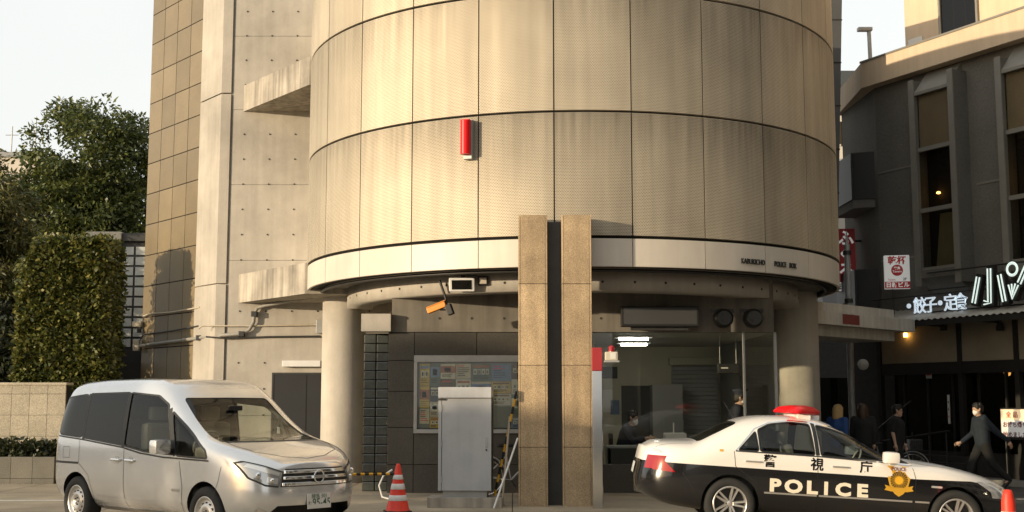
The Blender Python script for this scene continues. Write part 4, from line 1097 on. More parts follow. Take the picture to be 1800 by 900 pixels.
    # interior: seats, dash, wheel
    for y in (-.38, .38):
        MB().bbox(.95, 1.45, y-.24, y+.24, .45, .62, .06).build('seat', 'seat_grey', car)
        MB().bbox(.80, .96, y-.23, y+.23, .55, 1.12, .06, T=Matrix.Translation((.88, 0, .55)) @ Matrix.Rotation(R(-14), 4, 'Y') @ Matrix.Translation((-.88, 0, -.55))).build('seat_back', 'seat_grey', car)
        MB().bbox(.64, .75, y-.13, y+.13, 1.10, 1.27, .04).build('headrest', 'seat_grey', car)
    MB().bbox(-.05, .45, -.62, .62, .45, .62, .06).build('rear_seat', 'seat_grey', car)
    MB().bbox(-.30, -.12, -.62, .62, .55, 1.08, .06).build('rear_seat_back', 'seat_grey', car)
    MB().bbox(1.80, 2.15, -.68, .68, .70, .95, .05).build('dashboard', 'car_interior', car)
    MB().lathe([(.165, -.012), (.185, 0), (.165, .012), (.15, 0)], 28, T=Matrix.Translation((1.68, -.38, .93)) @ Matrix.Rotation(R(-65), 4, 'Y'), close=True).build('steering_wheel', 'grey_metal', car)
    MB().bbox(1.66, 1.72, -.54, -.22, .91, .95, .01).build('steering_spoke', 'dark_metal', car)
    return car
police_car()

# ------------------------------------------------------------------ silver minivan
def minivan():
    r0 = Vector((-5.52, 16.0)); f0 = Vector((-3.38, 14.07)); d = (f0-r0).normalized(); yaw = math.atan2(d.y, d.x); lat = Vector((-d.y, d.x))
    hy = .735; van = thing('minivan', 'silver minivan with chrome grille and dark rear windows parked on the left', 'minivan', (0, 0, 0), yaw)
    o = r0+lat*hy; van.location = (o.x, o.y, gz(-4)+.004)
    B = Body(xr=[(.2, -.80), (.45, -.90), (.75, -.91), (1.05, -.885), (1.4, -.80), (1.75, -.66), (1.9, -.58)],
             xf=[(.2, 3.60), (.35, 3.80), (.52, 3.84), (.72, 3.82), (.88, 3.77), (1.02, 3.67), (1.2, 3.45), (1.9, 3.2)],
             ztop=[(-.91, 1.70), (-.7, 1.80), (-.3, 1.845), (.4, 1.865), (1.2, 1.868), (1.75, 1.852), (2.02, 1.80), (2.2, 1.715), (2.4, 1.585), (2.75, 1.335), (3.0, 1.195), (3.15, 1.15), (3.35, 1.10), (3.55, 1.035), (3.70, .96), (3.765, .90)],
             zbot=[(-.91, .33), (-.6, .24), (0, .20), (3.0, .20), (3.5, .21), (3.765, .24)],
             W=.850, belt=lambda x: 1.05, tumble=.14, rear_len=.75, front_len=1.0, rm=3.4, fm=3.0, zline=lambda x: .62, ntop=10.0, nbot=6.0, low=.12)
    me = B.mesh('body', ['silver_paint', 'silver_paint', 'car_interior'], two=False)
    wr = .315; wb = 2.86
    q_rear = [(-.52, 1.16), (-.54, 1.62), (.12, 1.675), (.12, 1.125)]
    q_mid = [(.16, 1.122), (.16, 1.678), (1.08, 1.69), (1.08, 1.05)]
    q_front = [(1.13, 1.045), (1.13, 1.688), (1.75, 1.65), (1.98, 1.545), (2.22, .965), (1.6, .985)]
    q_tri = [(2.29, .955), (2.09, 1.465), (2.86, 1.03), (2.90, .94)]
    polys = [round_poly(q_rear, .09), round_poly(q_mid, .02), round_poly(q_front, .03), round_poly(q_tri, .03)]
    cut = [cyl_y(x, wr, .372, s_*.45, s_*1.2, 'black') for x in (0, wb) for s_ in (-1, 1)]
    cut.append(B.cavity(-.62, 2.98, .50, .05, 'car_interior'))
    for sd_ in (-1, 1):
        for p in polys[2:]: cut.append(prism_y(p, sd_*.30, sd_*1.2, 'black'))
    cut.append(prism_z(round_poly([(2.02, -.60), (2.98, -.70), (2.98, .70), (2.02, .60)], .06), 1.1, 2.2, 'black'))
    # lower intake in the bumper
    ik = [(-.48, .26), (-.58, .34), (-.50, .44), (.50, .44), (.58, .34), (.48, .26)]
    b_ = MB(); n_ = len(ik); b_.add([(3.5, y, z) for y, z in ik]+[(4.2, y, z) for y, z in ik], [tuple(range(n_)), tuple(range(2*n_-1, n_-1, -1))]+[(i, n_+i, n_+(i+1) % n_, (i+1) % n_) for i in range(n_)])
    mk = b_.mesh('cut', 'black'); bm = bmesh.new(); bm.from_mesh(mk); bmesh.ops.recalc_face_normals(bm, faces=bm.faces[:]); bm.to_mesh(mk); bm.free(); cut.append(mk)
    me = boolean(me, cut); smooth_angle(me, 32); link('body', me, van)
    for sd_ in (-1, 1):
        for i, p in enumerate(polys):
            tint = 'glass_tint' if i < 2 else 'glass_car'
            g = side_patch(B, p, sd_, .003 if i < 2 else -.008).build('window_glass', 'privacy_glass' if i < 2 else tint, van)
            side_line(B, p+[p[0]], sd_, .022, .004).build('window_trim', 'black', g)
        side_line(B, [(-.52, 1.135), (.14, 1.098), (1.1, 1.022), (1.5, .965), (2.0, .93), (2.93, .915)], sd_, .018, .006).build('belt_trim', 'black', van)
        side_line(B, [(.14, 1.10), (.14, 1.68)], sd_, .05, .0035).build('door_pillar', 'black', van)
        side_line(B, [(1.105, 1.03), (1.105, 1.69)], sd_, .055, .0035).build('door_pillar', 'black', van)
        side_line(B, [(2.25, .955), (2.03, 1.50)], sd_, .055, .0035).build('door_pillar', 'black', van)
        side_line(B, [(1.14, 1.0), (1.15, .23)], sd_, .007, .002).build('door_seam', 'black', van)
        side_line(B, [(.10, 1.0), (.05, .80), (.36, .60), (.42, .30)], sd_, .007, .002).build('door_seam', 'black', van) if False else None
        side_line(B, [(2.35, .90), (2.42, .60), (2.38, .24)], sd_, .007, .002).build('door_seam', 'black', van)
        side_line(B, [(-.80, .80), (.05, .80)], sd_, .028, .002).build('slide_rail', 'black', van)
        side_line(B, [(.06, .80), (.06, 1.09)], sd_, .006, .002).build('door_seam', 'black', van)
        side_line(B, [(.40, .26), (2.40, .245)], sd_, .05, .012).build('side_sill', 'silver_paint', van)
        for hx in (.98, 1.30):
            hb = MB().bbox(-.10, .10, -.018, .018, -.017, .017, .014); hz = .868
            hb.v = [(x+hx, sd_*(B.hw(x+hx, hz)+.020)+y, z+hz) for x, y, z in hb.v]; hh = hb.build('door_handle', 'chrome', van)
            side_patch(B, [(hx+.055*math.cos(t), hz+.048*math.sin(t)) for t in [2*math.pi*i/16 for i in range(16)]], sd_, .002).build('handle_cup', 'grey_metal', hh)
        mr = MB().bbox(-.075, .085, -.105, .105, -.085, .085, .04); T = Matrix.Translation((2.17, sd_*1.0, 1.06))
        mr.v = [tuple(T @ Vector(p)) for p in mr.v]; mm = mr.build('mirror', 'silver_paint', van); smooth_angle(mm.data, 50)
        MB().bbox(2.12, 2.23, min(sd_*.80, sd_*.92), max(sd_*.80, sd_*.92), .97, 1.04, .02).build('mirror_arm', 'black', mm)
        side_patch(B, [(2.20, .545), (2.20, .575), (2.36, .575), (2.36, .545)], sd_, .003).build('side_badge', 'chrome', van)
        # head lamp, from the grille back along the wing
        hl = [(sd_*.50, .655), (sd_*.445, .80), (sd_*.60, .865), (sd_*.74, .915), (sd_*.785, .90), (sd_*.73, .75), (sd_*.62, .675)]
        ho = [(sd_*.50, .64), (sd_*.43, .81), (sd_*.60, .88), (sd_*.75, .932), (sd_*.80, .91), (sd_*.74, .735), (sd_*.62, .655)]
        front_patch(B, ho, .003, n=26).build('lamp_gasket', 'black', van)
        h = front_patch(B, hl, .007, n=26).build('head_lamp', 'lamp_shell', van)
        front_patch(B, [(sd_*.475, .80), (sd_*.60, .853), (sd_*.73, .90), (sd_*.755, .87), (sd_*.60, .80), (sd_*.485, .765)], .012, n=20).build('lamp_brow', 'headlamp', h)
        front_patch(B, [(sd_*.51, .675), (sd_*.50, .74), (sd_*.60, .76), (sd_*.61, .70)], .012).build('lamp_bezel', 'headlamp', h)
        for yy, zz, rr_ in ((.665, .77, .040), (.555, .715, .030)):
            x = B.front(yy, zz); MB().lathe([(rr_, 0), (rr_*.8, .014), (0, .02)], 16, T=Matrix.Translation((x+.008, sd_*yy, zz)) @ Matrix.Rotation(R(90), 4, 'Y')).build('projector_lens', 'chrome', h)
        front_patch(B, [(sd_*.56, .36), (sd_*.66, .42), (sd_*.70, .36), (sd_*.62, .30)], .006).build('fog_lamp', 'chrome', van)
        for x in (0, wb): wheel(van, x, sd_*hy, -sd_, wr, .205, 'steel')
    for sd_ in (-1, 1):
        side_line(B, [(3.16, .86), (3.12, .70), (3.05, .55)], sd_, .006, .0015).build('bumper_seam', 'black', van)
        side_line(B, [(-.50, .36), (-.66, .62), (-.70, .80), (-.72, 1.10)], sd_, .006, .0015).build('bumper_seam', 'black', van)
        side_line(B, [(.36, .26), (.40, .45), (.30, .66), (.07, .79)], sd_, .006, .0015).build('door_seam', 'black', van)
        side_line(B, [(-.35, .86), (-.35, 1.0), (-.18, 1.0), (-.18, .86), (-.35, .86)], sd_, .005, .0015).build('fuel_lid_seam', 'black', van)
        side_line(B, [(.45, .40), (1.4, .385), (2.38, .41)], sd_, .02, .006).build('sill_crease', 'silver_paint', van)
    top_patch(B, 2.0, 2.99, .615, .715, -.012, 24, 16).build('windscreen', 'glass_car', van)
    # grille
    gr = front_patch(B, [(-.48, .645), (-.43, .84), (.43, .84), (.48, .645)], .004, n=24).build('grille', 'black', van)
    for z0, z1, wv_ in ((.79, .825, .43), (.725, .757, .445), (.655, .690, .465)):
        o_ = front_patch(B, [(-wv_, z0), (-wv_, z1), (wv_, z1), (wv_, z0)], .016, n=24).build('grille_bar', 'chrome', gr); two_sided(o_)
    x = B.front(0, .745)
    T = Matrix.Translation((x+.026, 0, .745)) @ Matrix.Rotation(R(90), 4, 'Y')
    em = MB().lathe([(.072, 0), (.078, .010), (.064, .014), (.058, 0)], 28, T=T, close=True); em.box(-.018, .010, -.078, .078, -.017, .017, T=Matrix.Translation((x+.028, 0, .745))); em.build('emblem', 'chrome', gr)
    pl = MB().bbox(-.006, .006, -.165, .165, -.0825, .0825, .004, T=Matrix.Translation((B.front(0, .46)+.018, 0, .475)) @ Matrix.Rotation(R(-4), 4, 'Y')).build('number_plate', 'paper_white', van)
    px_ = B.front(0, .46)+.0265
    def fp(cy, cz): return lambda x, y, d_: Vector((px_+.0*y, cy+x, cz+y))
    lettering('plate_lettering', '練馬 501', .06, 'plate_green', pl, fp(0, .527), 0, 0)
    lettering('plate_lettering', '95-45', .118, 'plate_green', pl, fp(.03, .457), 0, .0008, sx=.95)
    lettering('plate_lettering', 'む', .05, 'plate_green', pl, fp(-.135, .45), 0, .001)
    top_line(B, [(3.02, -.66), (3.2, -.66), (3.42, -.58), (3.58, -.30), (3.63, 0), (3.58, .30), (3.42, .58), (3.2, .66), (3.02, .66)], .008, .001).build('bonnet_seam', 'black', van)
    top_line(B, [(2.99, -.66), (3.02, 0), (2.99, .66)], .05, .003).build('wiper_cowl', 'black', van)
    for y0, y1 in ((-.55, .0), (.1, .62)): top_line(B, [(2.97, y0), (2.90, y1)], .018, .012).build('wiper', 'black', van)
    front_patch(B, [(-.30, 1.0), (-.30, 1.5), (.30, 1.5), (.30, 1.0)], -.01, fn='rear').build('rear_screen', 'lamp_dark', van)
    # interior
    for y in (-.38, .38):
        MB().bbox(1.25, 1.75, y-.25, y+.25, .55, .80, .06).build('seat', 'seat_beige', van)
        MB().bbox(1.10, 1.27, y-.24, y+.24, .75, 1.32, .06).build('seat_back', 'seat_beige', van)
        MB().bbox(1.08, 1.18, y-.13, y+.13, 1.34, 1.52, .04).build('headrest', 'seat_beige', van)
    MB().bbox(.1, .3, -.7, .7, .6, 1.35, .06).build('rear_seat_back', 'seat_beige', van)
    MB().bbox(2.40, 2.94, -.70, .70, .80, 1.06, .06).build('dashboard', 'seat_beige', van)
    MB().bbox(2.62, 2.72, .0, .32, 1.062, 1.066, .002).build('paper', 'paper_white', van)
    MB().lathe([(.165, -.014), (.188, 0), (.165, .014), (.15, 0)], 28, T=Matrix.Translation((2.20, -.38, 1.08)) @ Matrix.Rotation(R(-60), 4, 'Y'), close=True).build('steering_wheel', 'seat_beige', van)
    MB().bbox(2.20, 2.23, -.10, .10, 1.47, 1.53, .01).build('rear_view_mirror', 'black', van)
    return van
minivan()
# ================================================================== buildings on the right
F0 = Vector((9.1, 30.0, 0)); eF = Vector((.466, -.885, 0)).normalized(); nF = Vector((-eF.y*-1, 0, 0))
nF = Vector((eF.y, -eF.x, 0)); nF = nF if nF.y < 0 else -nF            # outward, towards the camera and left
rotF = math.atan2(eF.y, eF.x)
def fp_(px, py, out=0.0):
    "photo ray on the facade plane -> (along, height)"
    q = on_plane(px, py, F0+nF*out, nF); r = q-F0
    return r.dot(eF), q.z
rb = thing('dark_building', 'dark brown rendered corner building with tall projecting bay windows and beige parapet', 'building', tuple(F0), rotF)
# local frame: x along facade, -y outward, z up
def fb(name, m, x0, x1, y0, y1, z0, z1, par=None, b=0):
    mb = MB(); mb.bbox(x0, x1, y0, y1, z0, z1, b) if b else mb.box(x0, x1, y0, y1, z0, z1)
    return mb.build(name, m, par or rb)
GB = gz(10)+.08
zA = fp_(1700, 553)[1]                                     # awning height
LF = 13.0
# side return runs straight back from the corner: world +Y is local (eF.y, .., ) direction
cr = math.cos(-rotF); sr = math.sin(-rotF)
def loc2(X, Y): dx, dy = X-F0.x, Y-F0.y; return (dx*cr-dy*sr, dx*sr+dy*cr)
b0 = loc2(9.02, 32.8)
wall = MB().prism([(0, 0), (LF, 0), (LF, 9), b0, ], zA+.1, 9.5).build('wall', 'brown_render', rb)
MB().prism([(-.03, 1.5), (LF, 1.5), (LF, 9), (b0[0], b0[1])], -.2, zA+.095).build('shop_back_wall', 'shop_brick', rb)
par = MB().prism([(-.14, -.30), (LF, -.30), (LF, 9), (b0[0]-.25, b0[1]+.05)], 9.45, 10.08).build('parapet', 'tan_render', rb)
MB().prism([(-.16, -.32), (LF, -.32), (LF, -.2), (-.14, -.2)], 10.082, 10.13).build('parapet_cap', 'brown_frame', rb)
ux0 = (lambda q: (q-F0).dot(eF))(on_plane(1591, 60, F0-nF*1.8, nF))
MB().prism([(ux0, 1.8), (LF, 1.8), (LF, 8), (ux0+.5, 8)], 10.0, 15.5).build('upper_storey', 'tan_render', rb)
# string joint lines in the render
for z in (5.05, 7.25): fb('render_joint', 'brown_frame', 0.02, 1.25, -.012, .0, z, z+.05)
fb('render_joint', 'brown_frame', 3.05, 4.1, -.012, .0, 6.5, 6.55)
# upper window with brown shutter (in the set back storey)
def up_(px, py):
    q = on_plane(px, py, F0-nF*1.8, nF); r = q-F0; return r.dot(eF), q.z
a0, z0 = up_(1658, 76); a1, z1 = up_(1720, 60)
uw = fb('window', 'glass_building', a0, a1, 1.76, 1.79, z0, z0+2.0)
fb('window_frame', 'brown_frame', a0-.06, a0, 1.72, 1.81, z0-.06, z0+2.06, uw); fb('window_frame', 'brown_frame', a1, a1+.06, 1.72, 1.81, z0-.06, z0+2.06, uw)
fb('window_sill', 'brown_frame', a0-.05, a1+.05, 1.70, 1.81, z0-.07, z0-.001, uw)
for k in range(3): fb('shutter', 'bark', lerp(a0, a1, k/3)+.02, lerp(a0, a1, (k+1)/3)-.02, 1.80, 1.83, z0+.02, z0+1.9, uw)
av, zv = up_(1612, 74); fb('wall_notice', 'paper_white', av-.28, av+.2, 1.775, 1.795, zv-.12, zv+.12)
# projecting bay windows
def bay(px0, px1, pyt, pyb):
    x0, zt_ = fp_(px0, pyt, .45); x1, _ = fp_(px1, pyt, .45); _, zb_ = fp_(px0, pyb, .45)
    D = .45; ft = .14
    bw = fb('bay_window', 'joint', x0+.02, x1-.02, -.12, .02, zb_, zt_)
    for xa in (x0-ft, x1): 
        MB().prism([(xa, 0), (xa+ft, 0), (xa+ft, -D), (xa, -D)], zb_-.35, zt_+.25).build('bay_fin', 'brown_render', bw)
        MB().prism([(xa-.01, -D-.03), (xa+ft+.01, -D-.03), (xa+ft+.01, -D), (xa-.01, -D)], zb_-.38, zt_+.27).build('fin_edge', 'brown_frame', bw)
    MB().add([(x0, -D, zt_-.05), (x1, -D, zt_-.05), (x1, 0, zt_+.5), (x0, 0, zt_+.5), (x0, -D, zt_-.12), (x1, -D, zt_-.12), (x1, 0, zt_-.12), (x0, 0, zt_-.12)],
             [(0, 1, 2, 3), (4, 7, 6, 5), (0, 4, 5, 1), (2, 6, 7, 3), (0, 3, 7, 4), (1, 5, 6, 2)]).build('bay_hood', 'brown_frame', bw)
    MB().add([(x0, -D, zb_-.02), (x1, -D, zb_-.02), (x1, -D, zb_-.2), (x0, -D, zb_-.2), (x0, 0, zb_-.02), (x1, 0, zb_-.02), (x1, 0, zb_-.6), (x0, 0, zb_-.6)],
             [(3, 2, 1, 0), (0, 1, 5, 4), (3, 7, 6, 2), (4, 5, 6, 7), (0, 4, 7, 3), (1, 2, 6, 5)]).build('bay_apron', 'brown_render', bw)
    H_ = zt_-zb_; cuts = [zb_, zb_+H_*.325, zb_+H_*.665, zt_]
    for i in range(3):
        p = fb('pane', 'glass_pane', x0, x1, -D+.10, -D+.11, cuts[i]+.05, cuts[i+1]-.05, bw)
        fb('pane_rail', 'brown_frame', x0, x1, -D+.05, -D+.15, cuts[i]-.049, cuts[i]+.049, bw)
    fb('blind', 'blind', x0+.02, x1-.02, -.33, -.315, cuts[2]+.05, cuts[3]-.05, bw)
    MB().add([(x0+.25, -.2, cuts[0]+.06), (x1-.02, -.2, cuts[0]+.06), (x1-.02, -.2, cuts[1]-.1), (x0+.42, -.2, cuts[1]-.1)], [(0, 1, 2, 3)]).build('curtain', 'curtain', bw)
    MB().lathe([(0, .05), (.04, .03), (.05, 0), (0, -.02)], 10, T=Matrix.Translation((lerp(x0, x1, .38), -.2, cuts[1]+H_*.09))).build('lamp', 'warm_lamp', bw)
    return bw
bay(1606, 1667, 160, 476); bay(1759, 1822, 120, 462)
# balconies on the side return
for z in (2.6, 5.55):
    pts_ = [loc2(8.55, 30.3), loc2(9.05, 30.1), loc2(9.05, 32.0), loc2(8.55, 32.0)]
    bal = MB().prism(pts_, z+.9, z+1.12).build('balcony', 'brown_render', rb)
    MB().prism([loc2(8.52, 30.28), loc2(8.58, 30.28), loc2(8.58, 32.0), loc2(8.52, 32.0)], z+1.121, z+2.3).build('balcony_rail', 'black', bal)
    MB().prism([loc2(8.581, 30.26), loc2(9.05, 30.06), loc2(9.05, 30.10), loc2(8.581, 30.30)], z+1.121, z+2.3).build('balcony_rail', 'black', bal)
# restaurant front
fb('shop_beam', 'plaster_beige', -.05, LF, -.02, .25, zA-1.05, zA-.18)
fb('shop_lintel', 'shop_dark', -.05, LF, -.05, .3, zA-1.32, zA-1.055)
aw = MB()
n_ = 150
for i in range(n_):
    x0, x1 = -.2+i*.09, -.2+(i+1)*.09; k0 = .018*(1 if i % 2 else -1)
    aw.add([(x0, -1.0, zA-.12+k0), (x1, -1.0, zA-.12-k0), (x1, 0, zA+.22-k0), (x0, 0, zA+.22+k0)], [(0, 1, 2, 3)], 0)
awo = aw.build('awning', 'corrugated', rb); two_sided(awo)
fb('awning_frame', 'shop_dark', -.2, LF, -1.0, -.94, zA-.26, zA-.15, awo)
for i in range(8): fb('awning_bracket', 'shop_dark', .3+i*1.6, .36+i*1.6, -.95, 0, zA-.24, zA-.17, awo)
# dark shop front: posts, glazing bars, doors, steps and rail
for i, px in enumerate((1548, 1690, 1790)):
    x, _ = fp_(px, 650); fb('shop_post', 'shop_dark', x-.06, x+.06, -.06, .06, -.2, zA-.2)
fb('shop_glazing', 'glass_building', 0.1, LF, .22, .23, .5, zA-1.32)
fb('shop_dado', 'shop_brick', 0.1, LF, .15, .3, -.2, .5)
for i in range(11): fb('glazing_bar', 'shop_dark', .4+i*.75, .45+i*.75, .18, .26, .5, zA-1.32)
for (pa, pb_, ya, yb) in ((1620, 1631, 637, 665), (1676, 1689, 640, 663), (1658, 1664, 694, 745)):
    xa, za = fp_(pa, ya); xb, zb_ = fp_(pb_, yb); pn = fb('shop_notice', 'paper_white', xa, xb, .12, .13, zb_, za)
    for k in range(3): fb('print_line', 'sign_ink' if k else 'sign_red', xa+.02, xb-.02, .115, .119, lerp(zb_, za, .25+.25*k)-.025, lerp(zb_, za, .25+.25*k)+.02, pn)
for s_ in range(4): fb('step', 'shop_brick', .6, 2.6, -.75+.2*s_, .1, -.15, GB+.14*(s_+1)-.1)
for k in range(5):
    xk = .6+.5*k; MB().tube([(xk, -.8, GB), (xk, -.8, GB+1.0)], .016, 6).build('handrail_post', 'shop_dark', rb)
MB().tube([(.55, -.8, GB+.75), (2.7, -.8, GB+1.05)], .02, 6).build('handrail', 'shop_dark', rb)
MB().tube([(.55, -.8, GB+1.05), (1.6, -.8, GB+1.7)], .02, 6).build('handrail', 'shop_dark', rb)
xl, zl_ = fp_(1765, 652, -.4); MB().lathe([(0, .1), (.07, .08), (.09, 0), (.06, -.1), (0, -.12)], 12, T=Matrix.Translation((xl, .5, zl_))).build('lantern', 'warm_lamp', rb)
for px in (1600, 1660, 1760):
    x, z = fp_(px, 575, .1); MB().lathe([(.05, .1), (.09, 0), (.085, -.08), (0, -.08)], 12, T=Matrix.Translation((x, -.14, z))).build('wall_spot', 'shop_dark', rb)
xl, zl_ = fp_(1592, 596, .1)
MB().lathe([(0, .05), (.05, .04), (.05, -.05), (0, -.05)], 12, T=Matrix.Translation((xl, -.10, zl_+.10))).build('wall_lamp', 'warm_lamp', rb)
# ---- signs of the restaurant
def signbox(name, lab, px0, py0, px1, py1, out, dep, m):
    xa, za = fp_(px0, py0, out); xb, zb_ = fp_(px1, py1, out)
    t = thing(name, lab, 'sign', tuple(F0+eF*((xa+xb)/2)+nF*out+Vector((0, 0, (za+zb_)/2))), rotF)
    MB().bbox(-(xb-xa)/2, (xb-xa)/2, 0, dep, -(za-zb_)/2, (za-zb_)/2, .012).build('case', m, t); return t, (xb-xa), (za-zb_)
def flat(cx, cz, off=-.004): return lambda x, y, d: Vector((cx+x, off-d, cz+y))
# kanpai sign turned towards the camera
kp = at(1577, 478, 28.9); ks_ = thing('building_sign', 'white and red sign with round red emblem on the dark building corner', 'sign', tuple(kp), R(-12))
sw, sh_ = .29, .40
MB().bbox(-sw, sw, 0, .16, -sh_, sh_, .012).build('case', 'sign_white', ks_)
MB().box(-sw+.002, sw-.002, -.004, -.0005, -sh_+.01, -sh_+.17).build('red_panel', 'sign_red', ks_)
lettering('lettering', '乾杯', .21, 'sign_red', ks_, flat(0, .265), 0, .006)
MB().lathe([(0, 0), (.135, 0)], 28, T=Matrix.Translation((0, -.004, .04)) @ Matrix.Rotation(R(90), 4, 'X')).build('red_emblem', 'sign_red', ks_)
lettering('lettering', '焼鳥', .075, 'sign_white', ks_, flat(0, .085, -.008), 0, .002)
lettering('lettering', 'Tavern', .075, 'sign_white', ks_, flat(0, .01, -.008), 0, .001)
lettering('lettering', '2F', .085, 'sign_ink', ks_, flat(.17, -.175), 0, .002)
lettering('lettering', 'Tavern', .06, 'sign_red', ks_, flat(-.13, -.185), 0, .001)
lettering('lettering', '日新ビル', .135, 'sign_white', ks_, flat(0, -.315, -.008), 0, .004)
MB().tube([(-.1, .1, -.4), (-.1, .1, -1.0)], .02, 6).build('post', 'dark_metal', ks_)
# lit lettering row above the awning
xa, za = fp_(1640, 537, .55)
lr = thing('lit_sign', 'row of white lit characters reading gyoza and set meals above the awning', 'sign', tuple(F0+eF*xa+nF*.55+Vector((0, 0, za))), rotF)
for k, (ch, px) in enumerate((('・', 1598), ('餃', 1617), ('子', 1636), ('・', 1653), ('定', 1671), ('食', 1689))):
    xk, zk = fp_(px, 541-(px-1598)*.10, .55); lettering('lit_character', ch, .40 if ch != '・' else .5, 'lit_letters', lr, flat(xk-xa, zk-za), .015, .003)
for dz in (-.26, .26): MB().tube([(-2.0, .06, dz), (2.2, .06, dz)], .016, 6).build('rail', 'shop_dark', lr)
for dx in (-1.8, -.6, .6, 1.8): MB().tube([(dx, .06, -.5), (dx, .06, .26)], .014, 6).build('rail_post', 'shop_dark', lr)
# big neon strokes
xn, zn = fp_(1745, 505, .7)
ns = thing('neon_sign', 'large neon tube characters in dark channel letters above the awning', 'sign', tuple(F0+eF*xn+nF*.7+Vector((0, 0, zn))), rotF)
def stroke(pp):
    P = []
    for px, py in pp: a_, z_ = fp_(px, py, .7); P.append((a_-xn, 0, z_-zn))
    ch = MB()
    for p, q in zip(P[:-1], P[1:]):
        p, q = Vector(p), Vector(q); d_ = (q-p).normalized(); sdv = Vector((-d_.z, 0, d_.x))*.085
        p2, q2 = p-d_*.06, q+d_*.06
        ch.add([p2-sdv, p2+sdv, q2+sdv, q2-sdv]+[v+Vector((0, .13, 0)) for v in (p2-sdv, p2+sdv, q2+sdv, q2-sdv)], [(0, 1, 2, 3), (7, 6, 5, 4), (0, 4, 5, 1), (1, 5, 6, 2), (2, 6, 7, 3), (3, 7, 4, 0)])
    c_ = ch.build('channel_letter', 'shop_dark', ns)
    sdv = None
    tb = MB()
    for o_ in (-.042, .042):
        Q = []
        for i, p in enumerate(P):
            a_ = Vector(P[max(0, i-1)]); b_ = Vector(P[min(len(P)-1, i+1)]); d_ = (b_-a_).normalized(); Q.append(Vector(p)+Vector((-d_.z, 0, d_.x))*o_+Vector((0, -.03, 0)))
        tb.tube(Q, .017, 6)
    tb.build('neon_tube', 'neon', c_)
stroke([(1721, 487), (1713, 533)]); stroke([(1740, 472), (1741, 532), (1731, 532)]); stroke([(1758, 483), (1767, 530)]); stroke([(1789, 500), (1781, 522), (1777, 500)]); stroke([(1806, 468), (1793, 498)]); stroke([(1815, 480), (1826, 530)])
xr_, zr_ = fp_(1779, 473, .7)
MB().lathe([(.13, -.03), (.16, 0), (.13, .03), (.10, 0)], 24, T=Matrix.Translation((xr_-xn, 0, zr_-zn)) @ Matrix.Rotation(R(90), 4, 'X'), close=True).build('neon_ring', 'neon', ns)
for dz in (-.4, .1, .5): MB().tube([(-2, .2, dz), (4, .2, dz)], .018, 6).build('rail', 'shop_dark', ns)
# takeaway light box
tb_, wv_, hv_ = signbox('menu_light_box', 'lit takeaway menu box with red writing at the restaurant front', 1757, 717, 1812, 774, .35, .12, 'dark_metal')
MB().box(-wv_/2+.03, wv_/2-.03, -.006, -.001, -hv_/2+.06, hv_/2-.03).build('lit_panel', 'sign_white', tb_)
MB().box(-wv_/2+.03, wv_/2-.03, -.009, -.0065, hv_/2-.26, hv_/2-.03).build('warm_panel', 'menu_lit', tb_)
lettering('lettering', '全 品', .135, 'sign_red', tb_, flat(-.06, hv_/2-.15, -.011), 0, .004)
lettering('lettering', 'お持ち帰り', .125, 'brown_red', tb_, flat(0, hv_/2-.36, -.008), 0, .004)
lettering('lettering', '始めました', .125, 'brown_red', tb_, flat(0, hv_/2-.57, -.008), 0, .004)
for x in (-.3, .3): MB().tube([(x, .06, -hv_/2), (x, .06, -hv_/2-.75)], .02, 6).build('leg', 'dark_metal', tb_)
# ---- street pole with red banner sign behind
pp_ = at(1498, 720, 29.0)
sp2 = thing('street_pole', 'grey steel street pole with pointed top right of the drum', 'pole', (pp_.x, 29.0, gz(8)))
zt_ = at(1492, 395, 29).z
MB().cyl((0, 0, 0), (0, 0, zt_-.35), .085, .07, 16).build('shaft', 'grey_metal', sp2); MB().cyl((0, 0, zt_-.35), (0, 0, zt_), .045, .004, 12).build('spike', 'grey_metal', sp2)
for z in (zt_-.55, zt_-1.7, zt_-2.55): MB().cyl((0, 0, z-.05), (0, 0, z+.05), .10, n=16).build('collar', 'dark_metal', sp2)
MB().tube([(0, 0, zt_-1.7), (-.35, -.1, zt_-1.95)], .03, 6).build('arm', 'dark_metal', sp2)
q = at(1516, 641, 28.95); sg = MB().lathe([(0, -.012), (.13, -.012), (.13, .012), (0, .012)], 24, T=Matrix.Rotation(R(90), 4, 'X')).build('round_sign', 'paper_white', None, (q.x, 28.9, q.z)); sg.parent = sp2; sg.location = (q.x-pp_.x, -.1, q.z-gz(8))
bq = at(1486, 457, 31.5)
bn = thing('banner_sign', 'tall red vertical sign with white script behind the street pole', 'sign', tuple(bq), R(-8))
hw_, hh_ = .26, .82
MB().bbox(-hw_, hw_, 0, .14, -hh_, hh_, .012).build('case', 'sign_red', bn)
MB().box(-hw_+.004, hw_-.004, -.004, -.0005, -hh_+.01, -hh_+.24).build('white_panel', 'sign_white', bn)
lettering('lettering', '日新', .17, 'sign_ink', bn, flat(-.02, -hh_+.12, -.007), 0, .004)
for k, ch in enumerate('ふくろ'): lettering('lettering', ch, .42, 'sign_white', bn, flat(0.02, hh_-.27-.42*k), 0, .012)
MB().tube([(.2, .07, .5), (.9, .07, .5)], .03, 6).build('arm', 'dark_metal', bn)
# street lamp on the parapet
q = at(1531, 122, 31.5)
sl2 = thing('roof_lamp', 'slim grey lamp post with flat head on the beige parapet', 'lamp post', (q.x, 31.5, 10.05))
zt2 = at(1528, 55, 31.5).z-10.05
MB().tube([(0, 0, 0), (-.02, 0, zt2)], .055, 8).build('pole', 'grey_metal', sl2); MB().bbox(-.32, .06, -.09, .09, zt2, zt2+.10, .02).build('head', 'grey_metal', sl2)
